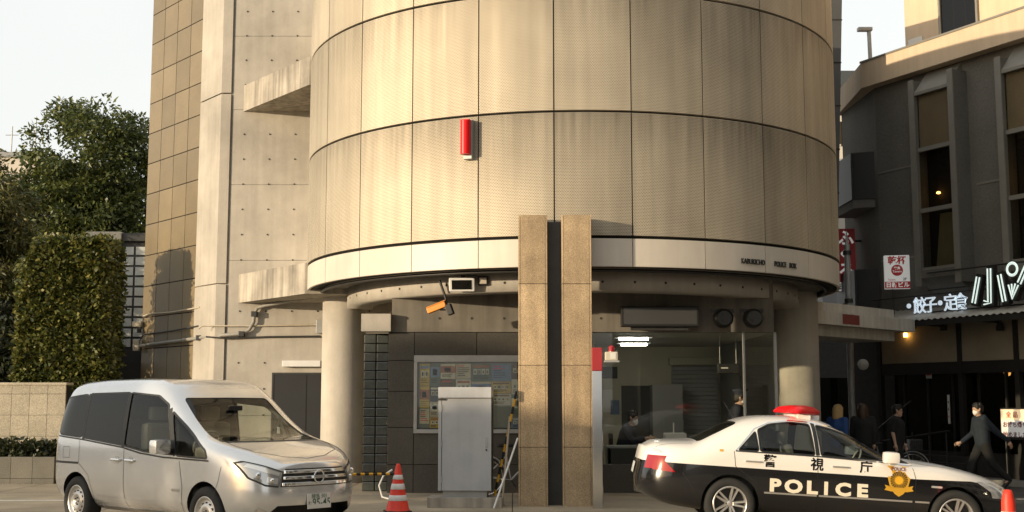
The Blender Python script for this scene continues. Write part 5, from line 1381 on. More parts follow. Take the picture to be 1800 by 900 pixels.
# ---- buildings further down the street
def far_block(name, lab, px0, px1, pyt, Y, dep, m, win=None, z0=-.2):
    p0, p1 = at(px0, pyt, Y), at(px1, pyt, Y); t = thing(name, lab, 'building', ((p0.x+p1.x)/2, Y, 0)); hw2 = (p1.x-p0.x)/2
    MB().box(-hw2, hw2, 0, dep, z0, p0.z).build('wall', m, t); MB().box(-hw2-.15, hw2+.15, -.15, dep+.15, p0.z+.001, p0.z+.3).build('roof', 'roof_grey', t)
    if win:
        nx, nz, zb, zs_, ww, hh = win
        for i in range(nx):
            for j in range(nz):
                x = -hw2+(i+.5)*2*hw2/nx; z = zb+j*zs_
                w_ = MB().box(x-ww/2, x+ww/2, -.03, .01, z, z+hh).build('window', 'glass_building', t); MB().box(x-ww/2-.06, x+ww/2+.06, -.06, -.031, z-.08, z-.001).build('sill', m, w_)
    return t
far_block('pale_building', 'pale beige apartment block seen between drum and brown building', 1452, 1530, 176, 62, 10, 'pale_building', (3, 6, 4, 2.7, .8, 1.2))
far_block('grey_building', 'blue grey building lower down behind the street pole', 1440, 1545, 322, 48, 8, 'grey_building', (3, 2, 3.2, 3, 1.0, 1.3))
t = far_block('grey_roof_house', 'light grey roofed building in front of the pale apartment block', 1440, 1512, 292, 52, 6, 'roof_grey')
far_block('shop_house', 'dark shop building filling the end of the side street', 1425, 1572, 560, 40, 6, 'shop_brick', (4, 1, 1.0, 2, .9, 1.4))
for nm, lab, X0, X1, Y0, Y1, H_, m_ in (('office_building', 'tall grey office building across the side street, outside the photo at right', 16.0, 30, -12, 18, 26, 'grey_building'), ('opposite_building', 'brown building on the far side of the road behind the camera', 6, 36, -30, -14, 32, 'brown_render'), ('opposite_building', 'tan building further along behind the camera at left', -24, -8, -46, -34, 10, 'plaster_beige')):
    t = thing(nm, lab, 'building', ((X0+X1)/2, (Y0+Y1)/2, 0)); a_, b_ = (X1-X0)/2, (Y1-Y0)/2
    MB().box(-a_, a_, -b_, b_, -.3, H_).build('wall', m_, t); MB().box(-a_-.2, a_+.2, -b_-.2, b_+.2, H_+.001, H_+.4).build('roof', 'roof_grey', t)
    for f_ in range(int(H_/3.4)):
        if nm == 'office_building':
            for k in range(8): MB().box(-a_-.04, -a_+.02, -b_+1+k*3.7, -b_+3.4+k*3.7, 1+f_*3.4, 3+f_*3.4).build('window', 'privacy_glass', t)
        else:
            for k in range(int(a_*2/3)): MB().box(-a_+.6+k*3, -a_+2.4+k*3, b_-.02, b_+.04, 1+f_*3.4, 3+f_*3.4).build('window', 'privacy_glass', t)
far_block('distant_block', 'distant grey block with antenna behind the trees at far left', -120, 62, 276, 75, 10, 'pale_building', (6, 3, 6, 3, 1.2, 1.4))
aq = at(50, 270, 75)
an = thing('antenna_mast', 'thin antenna mast on the distant roof above the left trees', 'antenna', (aq.x, 76, aq.z)); zt3 = at(50, 205, 76).z-aq.z
MB().tube([(0, 0, -.3), (0, 0, zt3)], .04, 6).build('mast', 'grey_metal', an); MB().tube([(-.5, 0, zt3*.6), (.5, 0, zt3*.6)], .025, 6).build('crossbar', 'grey_metal', an)
aq = at(8, 268, 75)
an = thing('antenna_mast', 'shorter antenna mast near the left photo edge', 'antenna', (aq.x, 76, aq.z)); zt3 = at(8, 222, 76).z-aq.z
MB().tube([(0, 0, -.3), (0, 0, zt3)], .04, 6).build('mast', 'grey_metal', an); MB().tube([(-.4, 0, zt3*.7), (.4, 0, zt3*.7)], .025, 6).build('crossbar', 'grey_metal', an)

# ================================================================== left side: walls, planter, hedge, trees
gw = thing('granite_wall', 'pale granite slab wall with shrubs before it at far left', 'wall', (-10, 24.7, 0))
pr = at(116, 680, 24.7).x+10; ztw = 1.97
MB().box(-4, pr-.02, .03, .35, -.2, ztw-.02).build('wall_core', 'joint', gw)
for i in range(20):
    for j in range(6):
        z1 = ztw-.42*j-(0 if j == 0 else -.24); z0 = z1-(.18 if j == 0 else .42)
        x1 = pr-.36*i
        if z1 < 0 or x1 < -4: continue
        MB().bbox(x1-.355, x1, -.006, .04, max(z0+.004, -.1), z1-.001, .004).build('stone_slab', 'granite_wall', gw)
MB().bbox(-4, pr+.02, -.03, .38, ztw, ztw+.05, .008).build('coping', 'granite_wall', gw)
pl_ = thing('stone_planter', 'low dark stone planter in front of the granite wall', 'planter', (-10, 23.9, 0))
prx = at(96, 800, 23.9).x+10
MB().box(-4, prx, .05, .75, -.2, .52).build('planter_core', 'soil', pl_)
for i in range(11):
    for j, (a_, b_) in enumerate(((-.1, .165), (.17, .58))):
        x1 = prx-.42*i; MB().bbox(x1-.415, x1, 0, .06, a_, b_, .005).build('stone_slab', 'granite_planter', pl_)
def leaves(pos, nrm_, size, name, m, parent, loc=(0, 0, 0), aspect=.45, droop=.3):
    n = len(pos); pos = np.asarray(pos); d = rng.normal(size=(n, 3)); d += np.asarray(nrm_)*1.0; d[:, 2] -= droop
    d /= np.linalg.norm(d, axis=1)[:, None]+1e-9
    up = rng.normal(size=(n, 3)); sv = np.cross(d, up); sv /= np.linalg.norm(sv, axis=1)[:, None]+1e-9
    L = (size*rng.uniform(.6, 1.3, n))[:, None]; Wd = L*aspect*.5; nv_ = np.cross(d, sv)
    v = np.stack([pos, pos+d*L*.5+sv*Wd+nv_*L*.08, pos+d*L, pos+d*L*.5-sv*Wd+nv_*L*.08], 1).reshape(-1, 3)
    me = bpy.data.meshes.new(name); me.vertices.add(4*n); me.vertices.foreach_set('co', v.ravel().astype('f'))
    me.loops.add(4*n); me.polygons.add(n); me.loops.foreach_set('vertex_index', np.arange(4*n, dtype='i')); me.polygons.foreach_set('loop_start', np.arange(0, 4*n, 4, dtype='i')); me.polygons.foreach_set('loop_total', np.full(n, 4, 'i'))
    me.update(); me.validate(); me.materials.append(M[m]); return link(name, me, parent, loc)
def tree(name, lab, base, height, crown, nclump, per, size, m, trunk_r=.2, aspect=.4, droop=.5, sub=.35):
    "crown: list of (cx,cy,cz,rx,ry,rz) lobes relative to base"
    t = thing(name, lab, 'tree', base)
    tr = MB(); tp_ = [(0, 0, -.2), (.05, .02, height*.3), (-.04, .05, height*.55), (.02, 0, height*.8)]
    tr.tube(tp_, [trunk_r, trunk_r*.8, trunk_r*.55, trunk_r*.2], 10)
    P = []; N_ = []
    vol = np.array([c[3]*c[4]*c[5] for c in crown]); vol = vol/vol.sum()
    lim = 0
    for ci, (cx, cy, cz, rx, ry, rz) in enumerate(crown):
        a = Vector((0, 0, height*random.uniform(.3, .5))); c_ = Vector((cx, cy, cz)); mid = a.lerp(c_, .55)+Vector((0, 0, .3))
        tr.tube([a, mid, c_], [trunk_r*.45, trunk_r*.28, trunk_r*.08], 7)
        for k in range(int(nclump*vol[ci])):
            d = rng.normal(size=3); d /= np.linalg.norm(d); rad = rng.uniform(.45, 1.0)**.5
            cc_ = np.array([cx, cy, cz])+d*np.array([rx, ry, rz])*rad
            cs = sub*rng.uniform(.6, 1.35)
            if k % 6 == 0: tr.tube([tuple(np.array([cx, cy, cz])*.85+cc_*.15), tuple(cc_)], [.035, .012], 4)
            q = rng.normal(size=(per, 3)); q /= np.linalg.norm(q, axis=1)[:, None]; q *= (rng.uniform(0, 1, per)**.4)[:, None]*cs; q[:, 2] *= .7
            P.append(cc_+q); N_.append(d*.5+q/cs*.9)
    tr.build('trunk', 'bark', t)
    leaves(np.concatenate(P), np.concatenate(N_), size, 'crown', m, t, aspect=aspect, droop=droop)
    return t
bt = at(160, 300, 34.0)
tree('evergreen_tree', 'large round dark evergreen tree rising behind the hedge', (bt.x, 34.0, 0), 9.6,
     [(0, 0, 8.3, 1.75, 1.7, 1.75), (-.95, -.1, 7.0, 1.45, 1.5, 1.5), (.9, 0, 7.2, 1.5, 1.5, 1.7), (0, -.5, 6.3, 2.1, 1.7, 1.6), (-.9, .2, 5.0, 1.5, 1.4, 1.4), (.8, -.2, 5.0, 1.7, 1.4, 1.4), (1.6, 0, 6.2, 1.2, 1.3, 1.8), (.4, .1, 9.2, 1.1, 1.1, .95), (0, 0, 3.6, 2.0, 1.6, 1.3)], 470, 150, .16, 'leaf_tree', .25, .42, .45, .42)
lt = at(-14, 480, 28.5)
tree('left_tree', 'drooping olive green tree cut off by the left photo edge', (lt.x, 28.5, 0), 7.0,
     [(-.3, 0, 6.0, 1.1, 1.1, 1.3), (.1, -.1, 4.9, 1.05, 1.1, 1.3), (-.4, 0, 3.7, 1.2, 1.1, 1.2), (.0, 0, 2.6, .9, .9, 1.0), (-.9, .1, 6.8, .9, .9, .9)], 240, 140, .17, 'leaf_left', .18, .26, .9, .36)
# dark mass of shrubs filling between trees and hedge
bs0 = at(40, 600, 27.6)
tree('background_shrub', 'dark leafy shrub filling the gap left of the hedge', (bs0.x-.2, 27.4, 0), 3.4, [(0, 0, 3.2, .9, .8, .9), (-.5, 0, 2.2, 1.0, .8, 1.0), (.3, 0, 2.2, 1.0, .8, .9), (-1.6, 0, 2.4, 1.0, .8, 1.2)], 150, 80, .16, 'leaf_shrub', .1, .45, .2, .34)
# clipped hedge
h0, h1 = at(34, 500, 25.8), at(183, 500, 25.8); hzt = at(120, 424, 25.8).z
hg = thing('clipped_hedge', 'tall square clipped ivy hedge in front of the lattice window', 'hedge', ((h0.x+h1.x)/2, 26.4, 0))
hx = (h1.x-h0.x)/2; hyd = .6
MB().bbox(-hx+.18, hx-.18, -hyd+.18, hyd-.1, 0, hzt-.2, .1).build('stem_core', 'soil', hg)
P = []; N_ = []
def face(n, f, nv_):
    for _ in range(n): P.append(f(random.random(), random.random())); N_.append(nv_)
def edge(u): return 1-.20*max(0, (.16-u)/.16)**1.6
face(15000, lambda u, v: (lerp(-hx, hx, u), -hyd+.07*math.sin(u*9+v*31)*math.sin(v*13-u*5)+rng.normal()*.06+.5*max(0, v-.94), .2+(hzt-.2)*v*edge(u)), (0, -1, .15))
face(4200, lambda u, v: (lerp(-hx+.05, hx, u), lerp(-hyd, hyd, v), hzt*edge(u)+rng.normal()*.06), (0, -.2, 1))
face(4000, lambda u, v: (hx+rng.normal()*.05, lerp(-hyd, hyd, u), .2+(hzt-.2)*v), (1, 0, .1))
face(2800, lambda u, v: (-hx+rng.normal()*.06, lerp(-hyd, hyd, u), .2+(hzt-.55)*v), (-1, 0, .1))
leaves(P, N_, .108, 'foliage', 'leaf_hedge', hg, aspect=.62, droop=.5)
# planter shrubs
for px, wdt, zt4, lab in ((22, .62, .45, 'dark leafy shrub in the planter nearer the left edge'), (72, .42, .36, 'small dark shrub in the planter behind the van')):
    q = at(px, 790, 24.25)
    t = thing('planter_shrub', lab, 'shrub', (q.x, 24.25, .5), 0, 'shrubs in the stone planter')
    d = rng.normal(size=(900, 3)); d /= np.linalg.norm(d, axis=1)[:, None]; d *= (rng.uniform(0, 1, 900)**.4)[:, None]; d = d*np.array([wdt, .28, zt4]); d[:, 2] = np.abs(d[:, 2])
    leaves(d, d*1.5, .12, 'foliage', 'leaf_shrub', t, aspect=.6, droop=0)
    MB().tube([(0, 0, -.05), (0, 0, .25)], .02, 6).build('stem', 'bark', t)
# lattice window building end
lq0, lq1 = at(206, 500, 29.3), at(262, 500, 29.3); zt5, zb5 = at(230, 432, 29.3).z, at(230, 612, 29.3).z
lw = thing('lattice_bay', 'dark metal bay with a lattice of white panes between hedge and tiles', 'window bay', (lq0.x, 29.3, 0))
wL = lq1.x-lq0.x+.5
MB().box(.0, wL, .03, 1.2, 0, zt5+.1).build('bay_wall', 'dark_metal', lw)
MB().bbox(-.25, .06, -.10, 1.2, zb5-.3, zt5+.12, .01).build('side_post', 'grey_metal', lw)
MB().bbox(-.75, .1, -.18, .6, zt5+.13, zt5+.32, .01).build('top_beam', 'beige_plastic', lw); MB().bbox(.101, wL, -.10, .6, zt5+.1, zt5+.30, .01).build('top_beam', 'dark_metal', lw)
nR = 10; st = (zt5-zb5)/nR
for i in range(3):
    for j in range(nR): MB().bbox(.13+i*.29, .37+i*.29, -.0, .03, zb5+j*st+.025, zb5+(j+1)*st-.025, .006).build('pane', 'pane_white', lw)
MB().box(-.2, wL, -.5, -.42, 0, zb5-.35).build('low_screen', 'dark_metal', lw)
# ================================================================== people
def capsule_mesh(chains, voxel, name, mats, smooth_it=4):
    "continuous surface grown over tapered capsules [(p,r),(p,r)...]"
    bm = bmesh.new()
    for ch in chains:
        for (p, r), (q, s_) in zip(ch[:-1], ch[1:]):
            p, q = Vector(p), Vector(q); d = q-p; L = d.length
            if L < 1e-5: continue
            M_ = Matrix.Translation((p+q)/2) @ d.to_track_quat('Z', 'Y').to_matrix().to_4x4()
            bmesh.ops.create_cone(bm, cap_ends=True, segments=14, radius1=r, radius2=s_, depth=L, matrix=M_)
        for p, r in ch: bmesh.ops.create_uvsphere(bm, u_segments=14, v_segments=9, radius=r, matrix=Matrix.Translation(p))
    me = bpy.data.meshes.new(name); bm.to_mesh(me); bm.free()
    o = bpy.data.objects.new('tmp', me); C.objects.link(o)
    md = o.modifiers.new('r', 'REMESH'); md.mode = 'VOXEL'; md.voxel_size = voxel; md.use_smooth_shade = True
    ms = o.modifiers.new('s', 'SMOOTH'); ms.iterations = smooth_it; ms.factor = .5
    r = bake(o); bpy.data.objects.remove(o)
    r.materials.clear()
    for m in mats: r.materials.append(M[m])
    for p_ in r.polygons: p_.use_smooth = True
    return r
def V(*a): return Vector(a)
def person(lab, loc, rotz, J, top, bottom, hair, hairstyle='short', sleeve='long', mask=False, extra=None, hood=False, cap=False, cat='person', voxel=.011):
    """J: joints in metres; x forward, y left.  needs hip, chest, neck, head, and L/R shoulder elbow wrist hip knee ankle"""
    t = thing('person', lab, cat, loc, rotz)
    hd = J['head']; f = J.get('face', V(1, 0, 0)).normalized(); sdv = V(0, 0, 1).cross(f).normalized()
    ch = [[(J['hip'], .125), (J['waist'], .115), (J['chest'], .135), (J['neck'], .06), (hd+V(0, 0, -.07), .058)],
          [(hd+V(0, 0, -.055)+f*.018, .070), (hd+V(0, 0, .035)-f*.008, .092)], [(hd-f*.03+V(0, 0, .03), .088), (hd+f*.02+V(0, 0, .03), .085)],
          [(hd+f*.083+V(0, 0, -.005), .015), (hd+f*.098+V(0, 0, -.03), .016)], [(hd+f*.07+V(0, 0, -.085), .03), (hd+f*.05+V(0, 0, -.095), .035)],
          [(hd+sdv*.09+V(0, 0, -.01), .02), (hd+sdv*.093+V(0, 0, .025), .021)], [(hd-sdv*.09+V(0, 0, -.01), .02), (hd-sdv*.093+V(0, 0, .025), .021)]]
    for s_, k in ((1, 'L'), (-1, 'R')):
        sh, el, wr = J[k+'shoulder'], J[k+'elbow'], J[k+'wrist']
        ch.append([(J['chest']+V(0, 0, .06), .09), (sh, .062), (el, .043), (wr, .029)])
        d = (wr-el).normalized(); hdv = J.get(k+'hand', d); side_ = hdv.cross(V(0, s_, 0)).normalized() if abs(hdv.y) < .9 else V(1, 0, 0)
        palm = wr+hdv*.075
        ch.append([(wr, .028), (palm, .036)]); ch.append([(palm+side_*.022, .02), (palm-side_*.022, .02)])
        for i in range(4):
            o_ = side_*(.027-.018*i); ln = (.062, .075, .07, .055)[i]; c1 = palm+o_+hdv*.035; c2 = c1+hdv*ln*.55-V(0, s_*.012, 0); c3 = c2+hdv*ln*.4-V(0, s_*.026, 0)
            ch.append([(palm+o_*.8, .011), (c1, .0105), (c2, .010), (c3, .008)])
        tb = wr+hdv*.035+side_*.03; ch.append([(tb-side_*.02, .014), (tb+side_*.018+hdv*.02, .013), (tb+side_*.022+hdv*.05-V(0, s_*.012, 0), .010)])
        hp, kn, an = J[k+'hip'], J[k+'knee'], J[k+'ankle']
        ch.append([(J['hip'], .11), (hp, .095), (kn, .062), (an, .042)])
        ft = J.get(k+'foot', V(1, 0, 0)); ch.append([(an, .04), (an+ft*.13+V(0, 0, -.05), .032)])
    body = link('body', capsule_mesh(ch, voxel, 'body', ['skin']), t)
    # shirt or jacket
    e_ = .02
    tc = [[(J['hip']+V(0, 0, .0), .155), (J['waist'], .145+e_), (J['chest'], .158+e_), (J['chest']+V(0, 0, .12), .10)], [(J['neck']+V(0, 0, -.06), .085), (J['neck']+V(0, 0, -.03), .075)]]
    tc.append([(J['hip']+V(0, .06, 0), .13), (J['chest']+V(0, .08, 0), .12+e_)]); tc.append([(J['hip']-V(0, .06, 0), .13), (J['chest']-V(0, .08, 0), .12+e_)])
    for k in 'LR':
        sh, el, wr = J[k+'shoulder'], J[k+'elbow'], J[k+'wrist']
        if sleeve == 'long': tc.append([(J['chest']+V(0, 0, .07), .09), (sh, .082), (el, .064), (wr+(el-wr)*.06, .048)])
        else: tc.append([(J['chest']+V(0, 0, .07), .09), (sh, .082), (sh.lerp(el, .8), .066)])
    if hood: tc.append([(J['neck']+V(-.075, .06, .0), .05), (J['neck']+V(-.10, 0, -.02), .06), (J['neck']+V(-.075, -.06, .0), .05)])
    top_o = link('jacket' if sleeve == 'long' else 'shirt', capsule_mesh(tc, .014, 'top', [top]), t)
    bc = [[(J['hip']+V(0, .05, .05), .13), (J['hip']+V(0, -.05, .05), .13)]]
    for k in 'LR': bc.append([(J['hip'], .13), (J[k+'hip'], .112), (J[k+'knee'], .085), (J[k+'ankle']+V(0, 0, .03), .066)])
    link('trousers', capsule_mesh(bc, .014, 'trousers', [bottom]), t)
    for k in 'LR':
        an = J[k+'ankle']; ft = J.get(k+'foot', V(1, 0, 0))
        link('shoe', capsule_mesh([[(an-ft*.045+V(0, 0, -.035), .046), (an+ft*.06+V(0, 0, -.042), .046), (an+ft*.17+V(0, 0, -.052), .036)]], .010, 'shoe', ['shoe_dark']), t)
    hc = [[(hd-f*.02+V(0, 0, .055), .098), (hd+f*.025+V(0, 0, .075), .082)], [(hd-f*.045+V(0, 0, .0), .078), (hd-f*.035+V(0, 0, .05), .09)],
          [(hd+sdv*.055+V(0, 0, .06)+f*.03, .05), (hd+sdv*.075-f*.02, .032)], [(hd-sdv*.055+V(0, 0, .06)+f*.03, .05), (hd-sdv*.075-f*.02, .032)]]
    if hairstyle == 'short':
        for i in range(14): a = i*.9; hc.append([(hd+V(.05*math.cos(a), .06*math.sin(a), .10)-f*.01, .03), (hd+V(.075*math.cos(a), .085*math.sin(a), .125+.02*math.sin(i*2.3))-f*.005, .012)])
        hc.append([(hd+f*.07+sdv*.03+V(0, 0, .085), .025), (hd+f*.088+V(0, 0, .055), .015)])
    else:
        hc += [[(hd-f*.05+V(0, 0, .03), .095), (hd-f*.06+V(0, 0, -.10), .092), (hd-f*.065+V(0, 0, -.20), .075)], [(hd+sdv*.075+V(0, 0, .02), .045), (hd+sdv*.08-f*.02+V(0, 0, -.16), .045)], [(hd-sdv*.075+V(0, 0, .02), .045), (hd-sdv*.08-f*.02+V(0, 0, -.16), .045)]]
    link('hair', capsule_mesh(hc, .009, 'hair', [hair], 3), t)
    if mask: link('face_mask', capsule_mesh([[(hd+f*.062+V(0, 0, -.03), .046), (hd+f*.055+V(0, 0, -.075), .044)], [(hd+f*.04+sdv*.04+V(0, 0, -.05), .035), (hd+f*.04-sdv*.04+V(0, 0, -.05), .035)]], .008, 'mask', ['mask_white']), t)
    for s_ in (-1, 1): MB().lathe([(0, .009), (.008, .006), (.011, 0)], 10, T=Matrix.Translation(hd+f*.086+sdv*s_*.033+V(0, 0, .018)) @ f.to_track_quat('Z', 'Y').to_matrix().to_4x4()).build('eye', 'black', t)
    if not mask: MB().tube([hd+f*.086+sdv*.024+V(0, 0, -.063), hd+f*.093+V(0, 0, -.062), hd+f*.086-sdv*.024+V(0, 0, -.063)], .005, 6).build('mouth', 'brown_red', t)
    if cap:
        q = f.to_track_quat('X', 'Z').to_matrix().to_4x4()
        MB().lathe([(.104, 0), (.108, .05), (.15, .085), (.14, .105), (0, .11)], 28, T=Matrix.Translation(hd+V(0, 0, .075)) @ q).build('peaked_cap', 'cloth_police', t)
        MB().add(*(lambda n: ([tuple(hd+V(0, 0, .078)+f*(.07+.10*math.cos(a)*kk)+sdv*(.105*math.sin(a))+V(0, 0, -.03*kk*math.cos(a))) for kk in (0, 1) for a in [lerp(-1.5, 1.5, i/n) for i in range(n+1)]],
            [(i, i+1, n+2+i, n+1+i) for i in range(n)]))(12), 0, True).build('cap_visor', 'black', t)
    return t
def stand(h=1.70, stride=0.0, arm=0.0, lean=0.0):
    k = h/1.70; s = stride
    J = dict(hip=V(0, 0, .93), waist=V(lean*.3, 0, 1.08), chest=V(lean*.7, 0, 1.29), neck=V(lean, 0, 1.46), head=V(lean+.03, 0, 1.60),
      Lshoulder=V(lean*.8, .185, 1.40), Rshoulder=V(lean*.8, -.185, 1.40), Lelbow=V(arm*.5-.03, .23, 1.13), Relbow=V(-arm*.5-.03, -.23, 1.13),
      Lwrist=V(arm*1.0+.05, .23, .90), Rwrist=V(-arm*1.05+.04, -.22, .89), Lhip=V(0, .09, .90), Rhip=V(0, -.09, .90),
      Lknee=V(-s*.35+.03, .095, .49), Rknee=V(s*.5+.05, -.095, .50), Lankle=V(-s*1.0, .095, .09), Rankle=V(s*.75, -.095, .09))
    for q in J: J[q] = J[q]*k
    return J
# man walking left across the street, seen from the side
wp = at(1731, 856, 25.5)
J = stand(1.70, .36, .22, .05)
J['Lankle'] = V(-.46, .095, .17); J['Lknee'] = V(-.13, .095, .50); J['Lfoot'] = V(.75, 0, -.65)
J['Rankle'] = V(.30, -.095, .09); J['Rknee'] = V(.20, -.095, .52)
J['Lwrist'] = V(.36, .21, .93); J['Lelbow'] = V(.08, .24, 1.12); J['Relbow'] = V(-.20, -.24, 1.14); J['Rwrist'] = V(-.44, -.24, .97); J['Lhand'] = V(.9, -.1, -.3); J['Rhand'] = V(-.4, 0, -.9)
J['Lelbow'], J['Relbow'] = J['Relbow'].copy(), J['Lelbow'].copy(); J['Lwrist'], J['Rwrist'] = J['Rwrist'].copy(), J['Lwrist'].copy(); J['Lhand'], J['Rhand'] = J['Rhand'].copy(), J['Lhand'].copy()
for k in ('elbow', 'wrist'): J['L'+k].y = abs(J['L'+k].y); J['R'+k].y = -abs(J['R'+k].y)
person('man in dark hooded jacket and white mask striding left across the street', (wp.x, 25.5, gz(wp.x)), R(185), J, 'cloth_navy', 'cloth_black', 'hair_black', mask=True, hood=True)
# person in black short sleeves, standing in profile
wp = at(1578, 800, 26.8); J = stand(1.66, .06, .05)
person('person in black short sleeved shirt standing beside the bicycle, facing right', (wp.x, 26.8, gz(wp.x)), R(-25), J, 'cloth_black', 'cloth_black', 'hair_black', sleeve='short')
wp = at(1519, 800, 26.6); J = stand(1.68, .1, .08)
person('person with brown shoulder length hair in black, seen from behind', (wp.x, 26.6, gz(wp.x)), R(75), J, 'cloth_black', 'cloth_black', 'hair_brown', 'long')
wp = at(1474, 800, 26.4); J = stand(1.66, .1, .05)
person('fair haired person in blue jacket behind the red roof light', (wp.x, 26.4, gz(wp.x)), R(40), J, 'cloth_blue', 'cloth_black', 'hair_blond', 'long')
# officers in the office
wp = at(1298, 800, 22.9); J = stand(1.72, .04, .05); J['head'] = J['head']+V(.02, 0, -.02)
person('standing police officer in peaked cap behind the office window', (wp.x, 22.9, .09), R(-8), J, 'cloth_police', 'cloth_police', 'hair_black', mask=True, cap=True)
wp = at(1096, 800, 23.6)
J = dict(hip=V(0, 0, .55), waist=V(.03, 0, .70), chest=V(.10, 0, .90), neck=V(.14, 0, 1.07), head=V(.19, 0, 1.20), face=V(1, -.1, -.25),
  Lshoulder=V(.10, .185, 1.0), Rshoulder=V(.10, -.185, 1.0), Lelbow=V(.22, .23, .78), Relbow=V(.22, -.23, .78), Lwrist=V(.44, .14, .83), Rwrist=V(.44, -.14, .83), Lhand=V(1, 0, 0), Rhand=V(1, 0, 0),
  Lhip=V(.02, .09, .53), Rhip=V(.02, -.09, .53), Lknee=V(.45, .11, .54), Rknee=V(.45, -.11, .54), Lankle=V(.42, .11, .09), Rankle=V(.42, -.11, .09))
for q in J:
    if q not in ('face', 'Lhand', 'Rhand'): J[q] = J[q]+V(0, 0, .03)
person('seated police officer with white mask at the desk by the granite pillar', (wp.x, 23.6, .09), R(-20), J, 'cloth_police', 'cloth_police', 'hair_black', mask=True)
ch_ = thing('office_chair', 'dark office chair under the seated officer', 'chair', (wp.x, 23.6, .09))
MB().bbox(-.22, .24, -.22, .22, .40, .47, .03).build('seat', 'cloth_black', ch_); MB().bbox(-.27, -.21, -.2, .2, .5, .95, .02).build('backrest', 'cloth_black', ch_); MB().cyl((0, 0, .05), (0, 0, .40), .03, n=10).build('stem', 'dark_metal', ch_)
for k in range(5): MB().tube([(0, 0, .08), (.27*math.cos(k*1.257), .27*math.sin(k*1.257), .04)], .02, 6).build('leg', 'dark_metal', ch_)
# office furniture
d0, d1 = at(1066, 783, 23.0), at(1235, 783, 23.0)
dk = thing('office_desk', 'grey counter desk running behind the office window', 'desk', ((d0.x+d1.x)/2, 23.0, .09)); hwd = (d1.x-d0.x)/2
MB().bbox(-hwd, hwd, -.3, .35, .70, .74, .008).build('desktop', 'desk_grey', dk); MB().box(-hwd, hwd, -.28, -.25, 0, .70).build('front_panel', 'room_dark', dk)
for x in (-hwd+.03, hwd-.03): MB().box(x-.025, x+.025, -.28, .33, 0, .70).build('side_panel', 'desk_grey', dk)
q = at(1186, 757, 23.1)
pr_ = thing('desk_printer', 'pale grey printer on the office desk', 'printer', (q.x, 23.1, .83)); MB().bbox(-.2, .2, -.17, .17, 0, .23, .02).build('case', 'white_metal', pr_); MB().box(-.1, .1, -.174, -.169, .08, .10).build('slot', 'black', pr_); MB().tube([(-.02, 0, .23), (-.02, 0, .42)], .012, 6).build('aerial', 'white_metal', pr_)
q = at(1158, 773, 22.95)
o = MB().bbox(-.09, .09, -.06, .06, 0, .09, .01).build('document_tray', 'white_metal', None, (q.x, 22.95, .83)); tag(o, 'small white tray on the desk beside the printer', 'tray')
for px, py, w_, h_, m_, lab in ((1072, 655, .34, .26, 'sign_ink', 'dark framed notice on the office wall, topmost'), (1068, 705, .22, .5, 'paper_white', 'white paper notice on the office wall below the dark one'), (1081, 716, .2, .32, 'poster5', 'blue grey notice on the office wall'), (1070, 743, .2, .2, 'beige_plastic', 'small beige wall telephone panel in the office')):
    q = at(px, py, RY1-.02); o = MB().bbox(-w_/2, w_/2, -.02, .0, -h_/2, h_/2, .004).build('wall_notice', m_, None, (q.x, RY1-.004, q.z)); tag(o, lab, 'notice')
q = at(1280, 648, 22.6)
o = thing('hanging_sign', 'dark sign box hanging inside the office window at right', 'sign', tuple(q)); MB().bbox(-.19, .19, -.10, .10, -.09, .09, .01).build('case', 'black', o); MB().box(-.15, -.02, -.104, -.101, .0, .02).build('print_line', 'paper_white', o)
for x in (-.15, .15): MB().tube([(x, 0, .09), (x, 0, RZ-q.z)], .006, 6).build('rod', 'grey_metal', o)

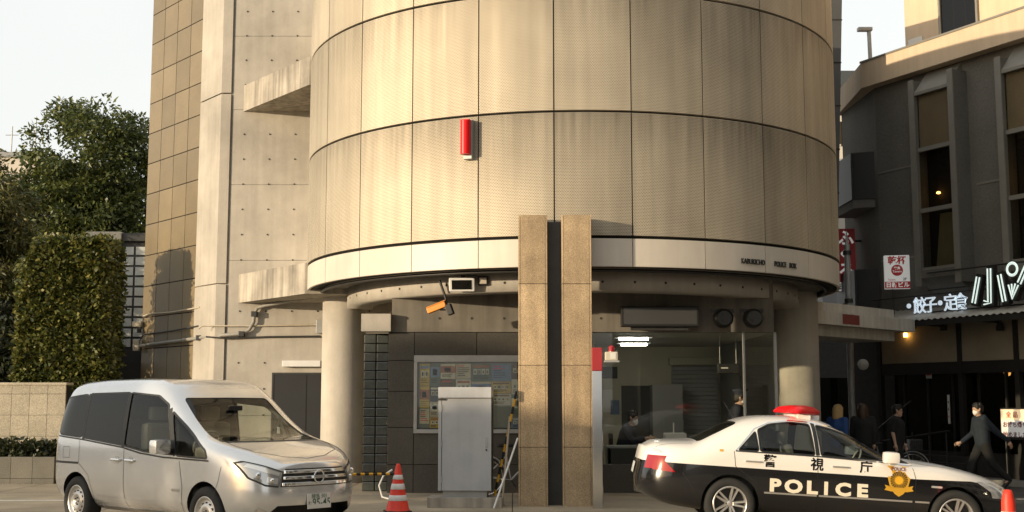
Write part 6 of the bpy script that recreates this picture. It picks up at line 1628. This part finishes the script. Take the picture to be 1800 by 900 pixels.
# ================================================================== bicycles
def bicycle(lab, loc, rotz):
    t = thing('bicycle', lab, 'bicycle', loc, rotz, 'bicycles'); r = .33
    for x in (0, 1.08):
        T = Matrix.Translation((x, 0, r)) @ Matrix.Rotation(R(90), 4, 'X')
        w_ = MB().lathe([(r-.018, -.016), (r, 0), (r-.018, .016), (r-.03, 0)], 36, T=T, close=True).build('wheel', 'rubber', t)
        MB().lathe([(r-.045, -.008), (r-.028, -.008), (r-.028, .008), (r-.045, .008)], 36, T=T, close=True).build('rim', 'chrome', w_)
        sp3 = MB()
        for k in range(16): a = 2*math.pi*k/16; sp3.cyl((x, .012*(-1)**k, r), (x+(r-.04)*math.cos(a), 0, r+(r-.04)*math.sin(a)), .0022, n=4, smooth=False)
        sp3.build('spokes', 'chrome', w_)
        MB().tube([(x+(r+.025)*math.cos(a), 0, r+(r+.025)*math.sin(a)) for a in [lerp(.3, 2.9, i/14) for i in range(15)]], .012, 6).build('mudguard', 'grey_metal', t)
    MB().tube([(0, 0, r), (.43, 0, .28), (.33, 0, .80)], .015, 8).build('frame', 'grey_metal', t); MB().tube([(.43, 0, .28), (.88, 0, .72), (.90, 0, .85)], .018, 8).build('frame', 'grey_metal', t)
    MB().tube([(0, 0, r), (.35, 0, .68)], .011, 8).build('frame', 'grey_metal', t); MB().tube([(1.08, 0, r), (.91, 0, .80), (.89, 0, 1.0)], .014, 8).build('fork', 'grey_metal', t)
    MB().bbox(.2, .46, -.08, .08, .82, .88, .03).build('saddle', 'black', t); MB().tube([(.70, -.27, .98), (.86, -.2, 1.03), (.89, 0, 1.0), (.86, .2, 1.03), (.70, .27, .98)], .012, 8).build('handlebar', 'chrome', t)
    bk = MB()
    for k in range(7): bk.box(1.0+.045*k, 1.006+.045*k, -.17, .17, .72, .95)
    for z in (.72, .83, .94): bk.box(1.0, 1.28, -.17, -.164, z, z+.01); bk.box(1.0, 1.28, .164, .17, z, z+.01)
    bk.build('basket', 'dark_metal', t)
    MB().tube([(.43, -.06, .28), (.50, -.09, .16)], .012, 6).build('pedal', 'black', t); MB().tube([(-.05, .08, r), (.0, .16, .02)], .01, 6).build('stand', 'dark_metal', t)
    return t
q = at(880, 870, 20.9); bicycle('bicycle parked in the porch behind the leaning poles', (q.x-.25, 20.7, gz(0)), R(8))
q = at(1592, 800, 27.3); bicycle('bicycle standing beside the person in black short sleeves', (q.x-1.0, 27.2, gz(9)), R(-8))
# unseen trees added outside the frame on the left to shade porch, cabinet and van
def sunward(x, y, t): return (x+sx*t, y+sy*t, 0)
TE = math.tan(R(SUN_EL))
def shade_tree(lab, x, y, t, z0, z1, wdt, ncl, per):
    "tree t metres towards the sun from (x,y), its crown as high as the rays that would reach z0..z1 there"
    zc = (z0+z1)/2+t*TE; rz = (z1-z0)/2
    L = [(0, 0, zc, wdt, wdt, rz), (-.35*wdt, .5*wdt, zc-.15, .75*wdt, .75*wdt, rz*.85), (.35*wdt, -.5*wdt, zc-.1, .75*wdt, .75*wdt, rz*.85), (0, 0, zc-rz*.5, wdt*1.05, wdt*1.05, rz*.5)]
    tree('shade_tree', lab, sunward(x, y, t), zc+rz*.6, L, ncl, per, .22, 'leaf_tree', .15, .5, .3, .34)['group'] = 'added shade trees outside the photo'
shade_tree('tall dense added shade tree farthest left outside the photo', -1.0, 21.6, 30, 0, 2.75, 1.25, 130, 80)
shade_tree('middle sized added shade tree outside the photo at left, in the row behind the van', -.7, 18.7, 24, -.2, 1.7, .75, 60, 70)
shade_tree('small thin added shade tree outside the photo at left, nearest the camera', -3.6, 14.2, 18, .2, 1.5, 1.0, 26, 55)
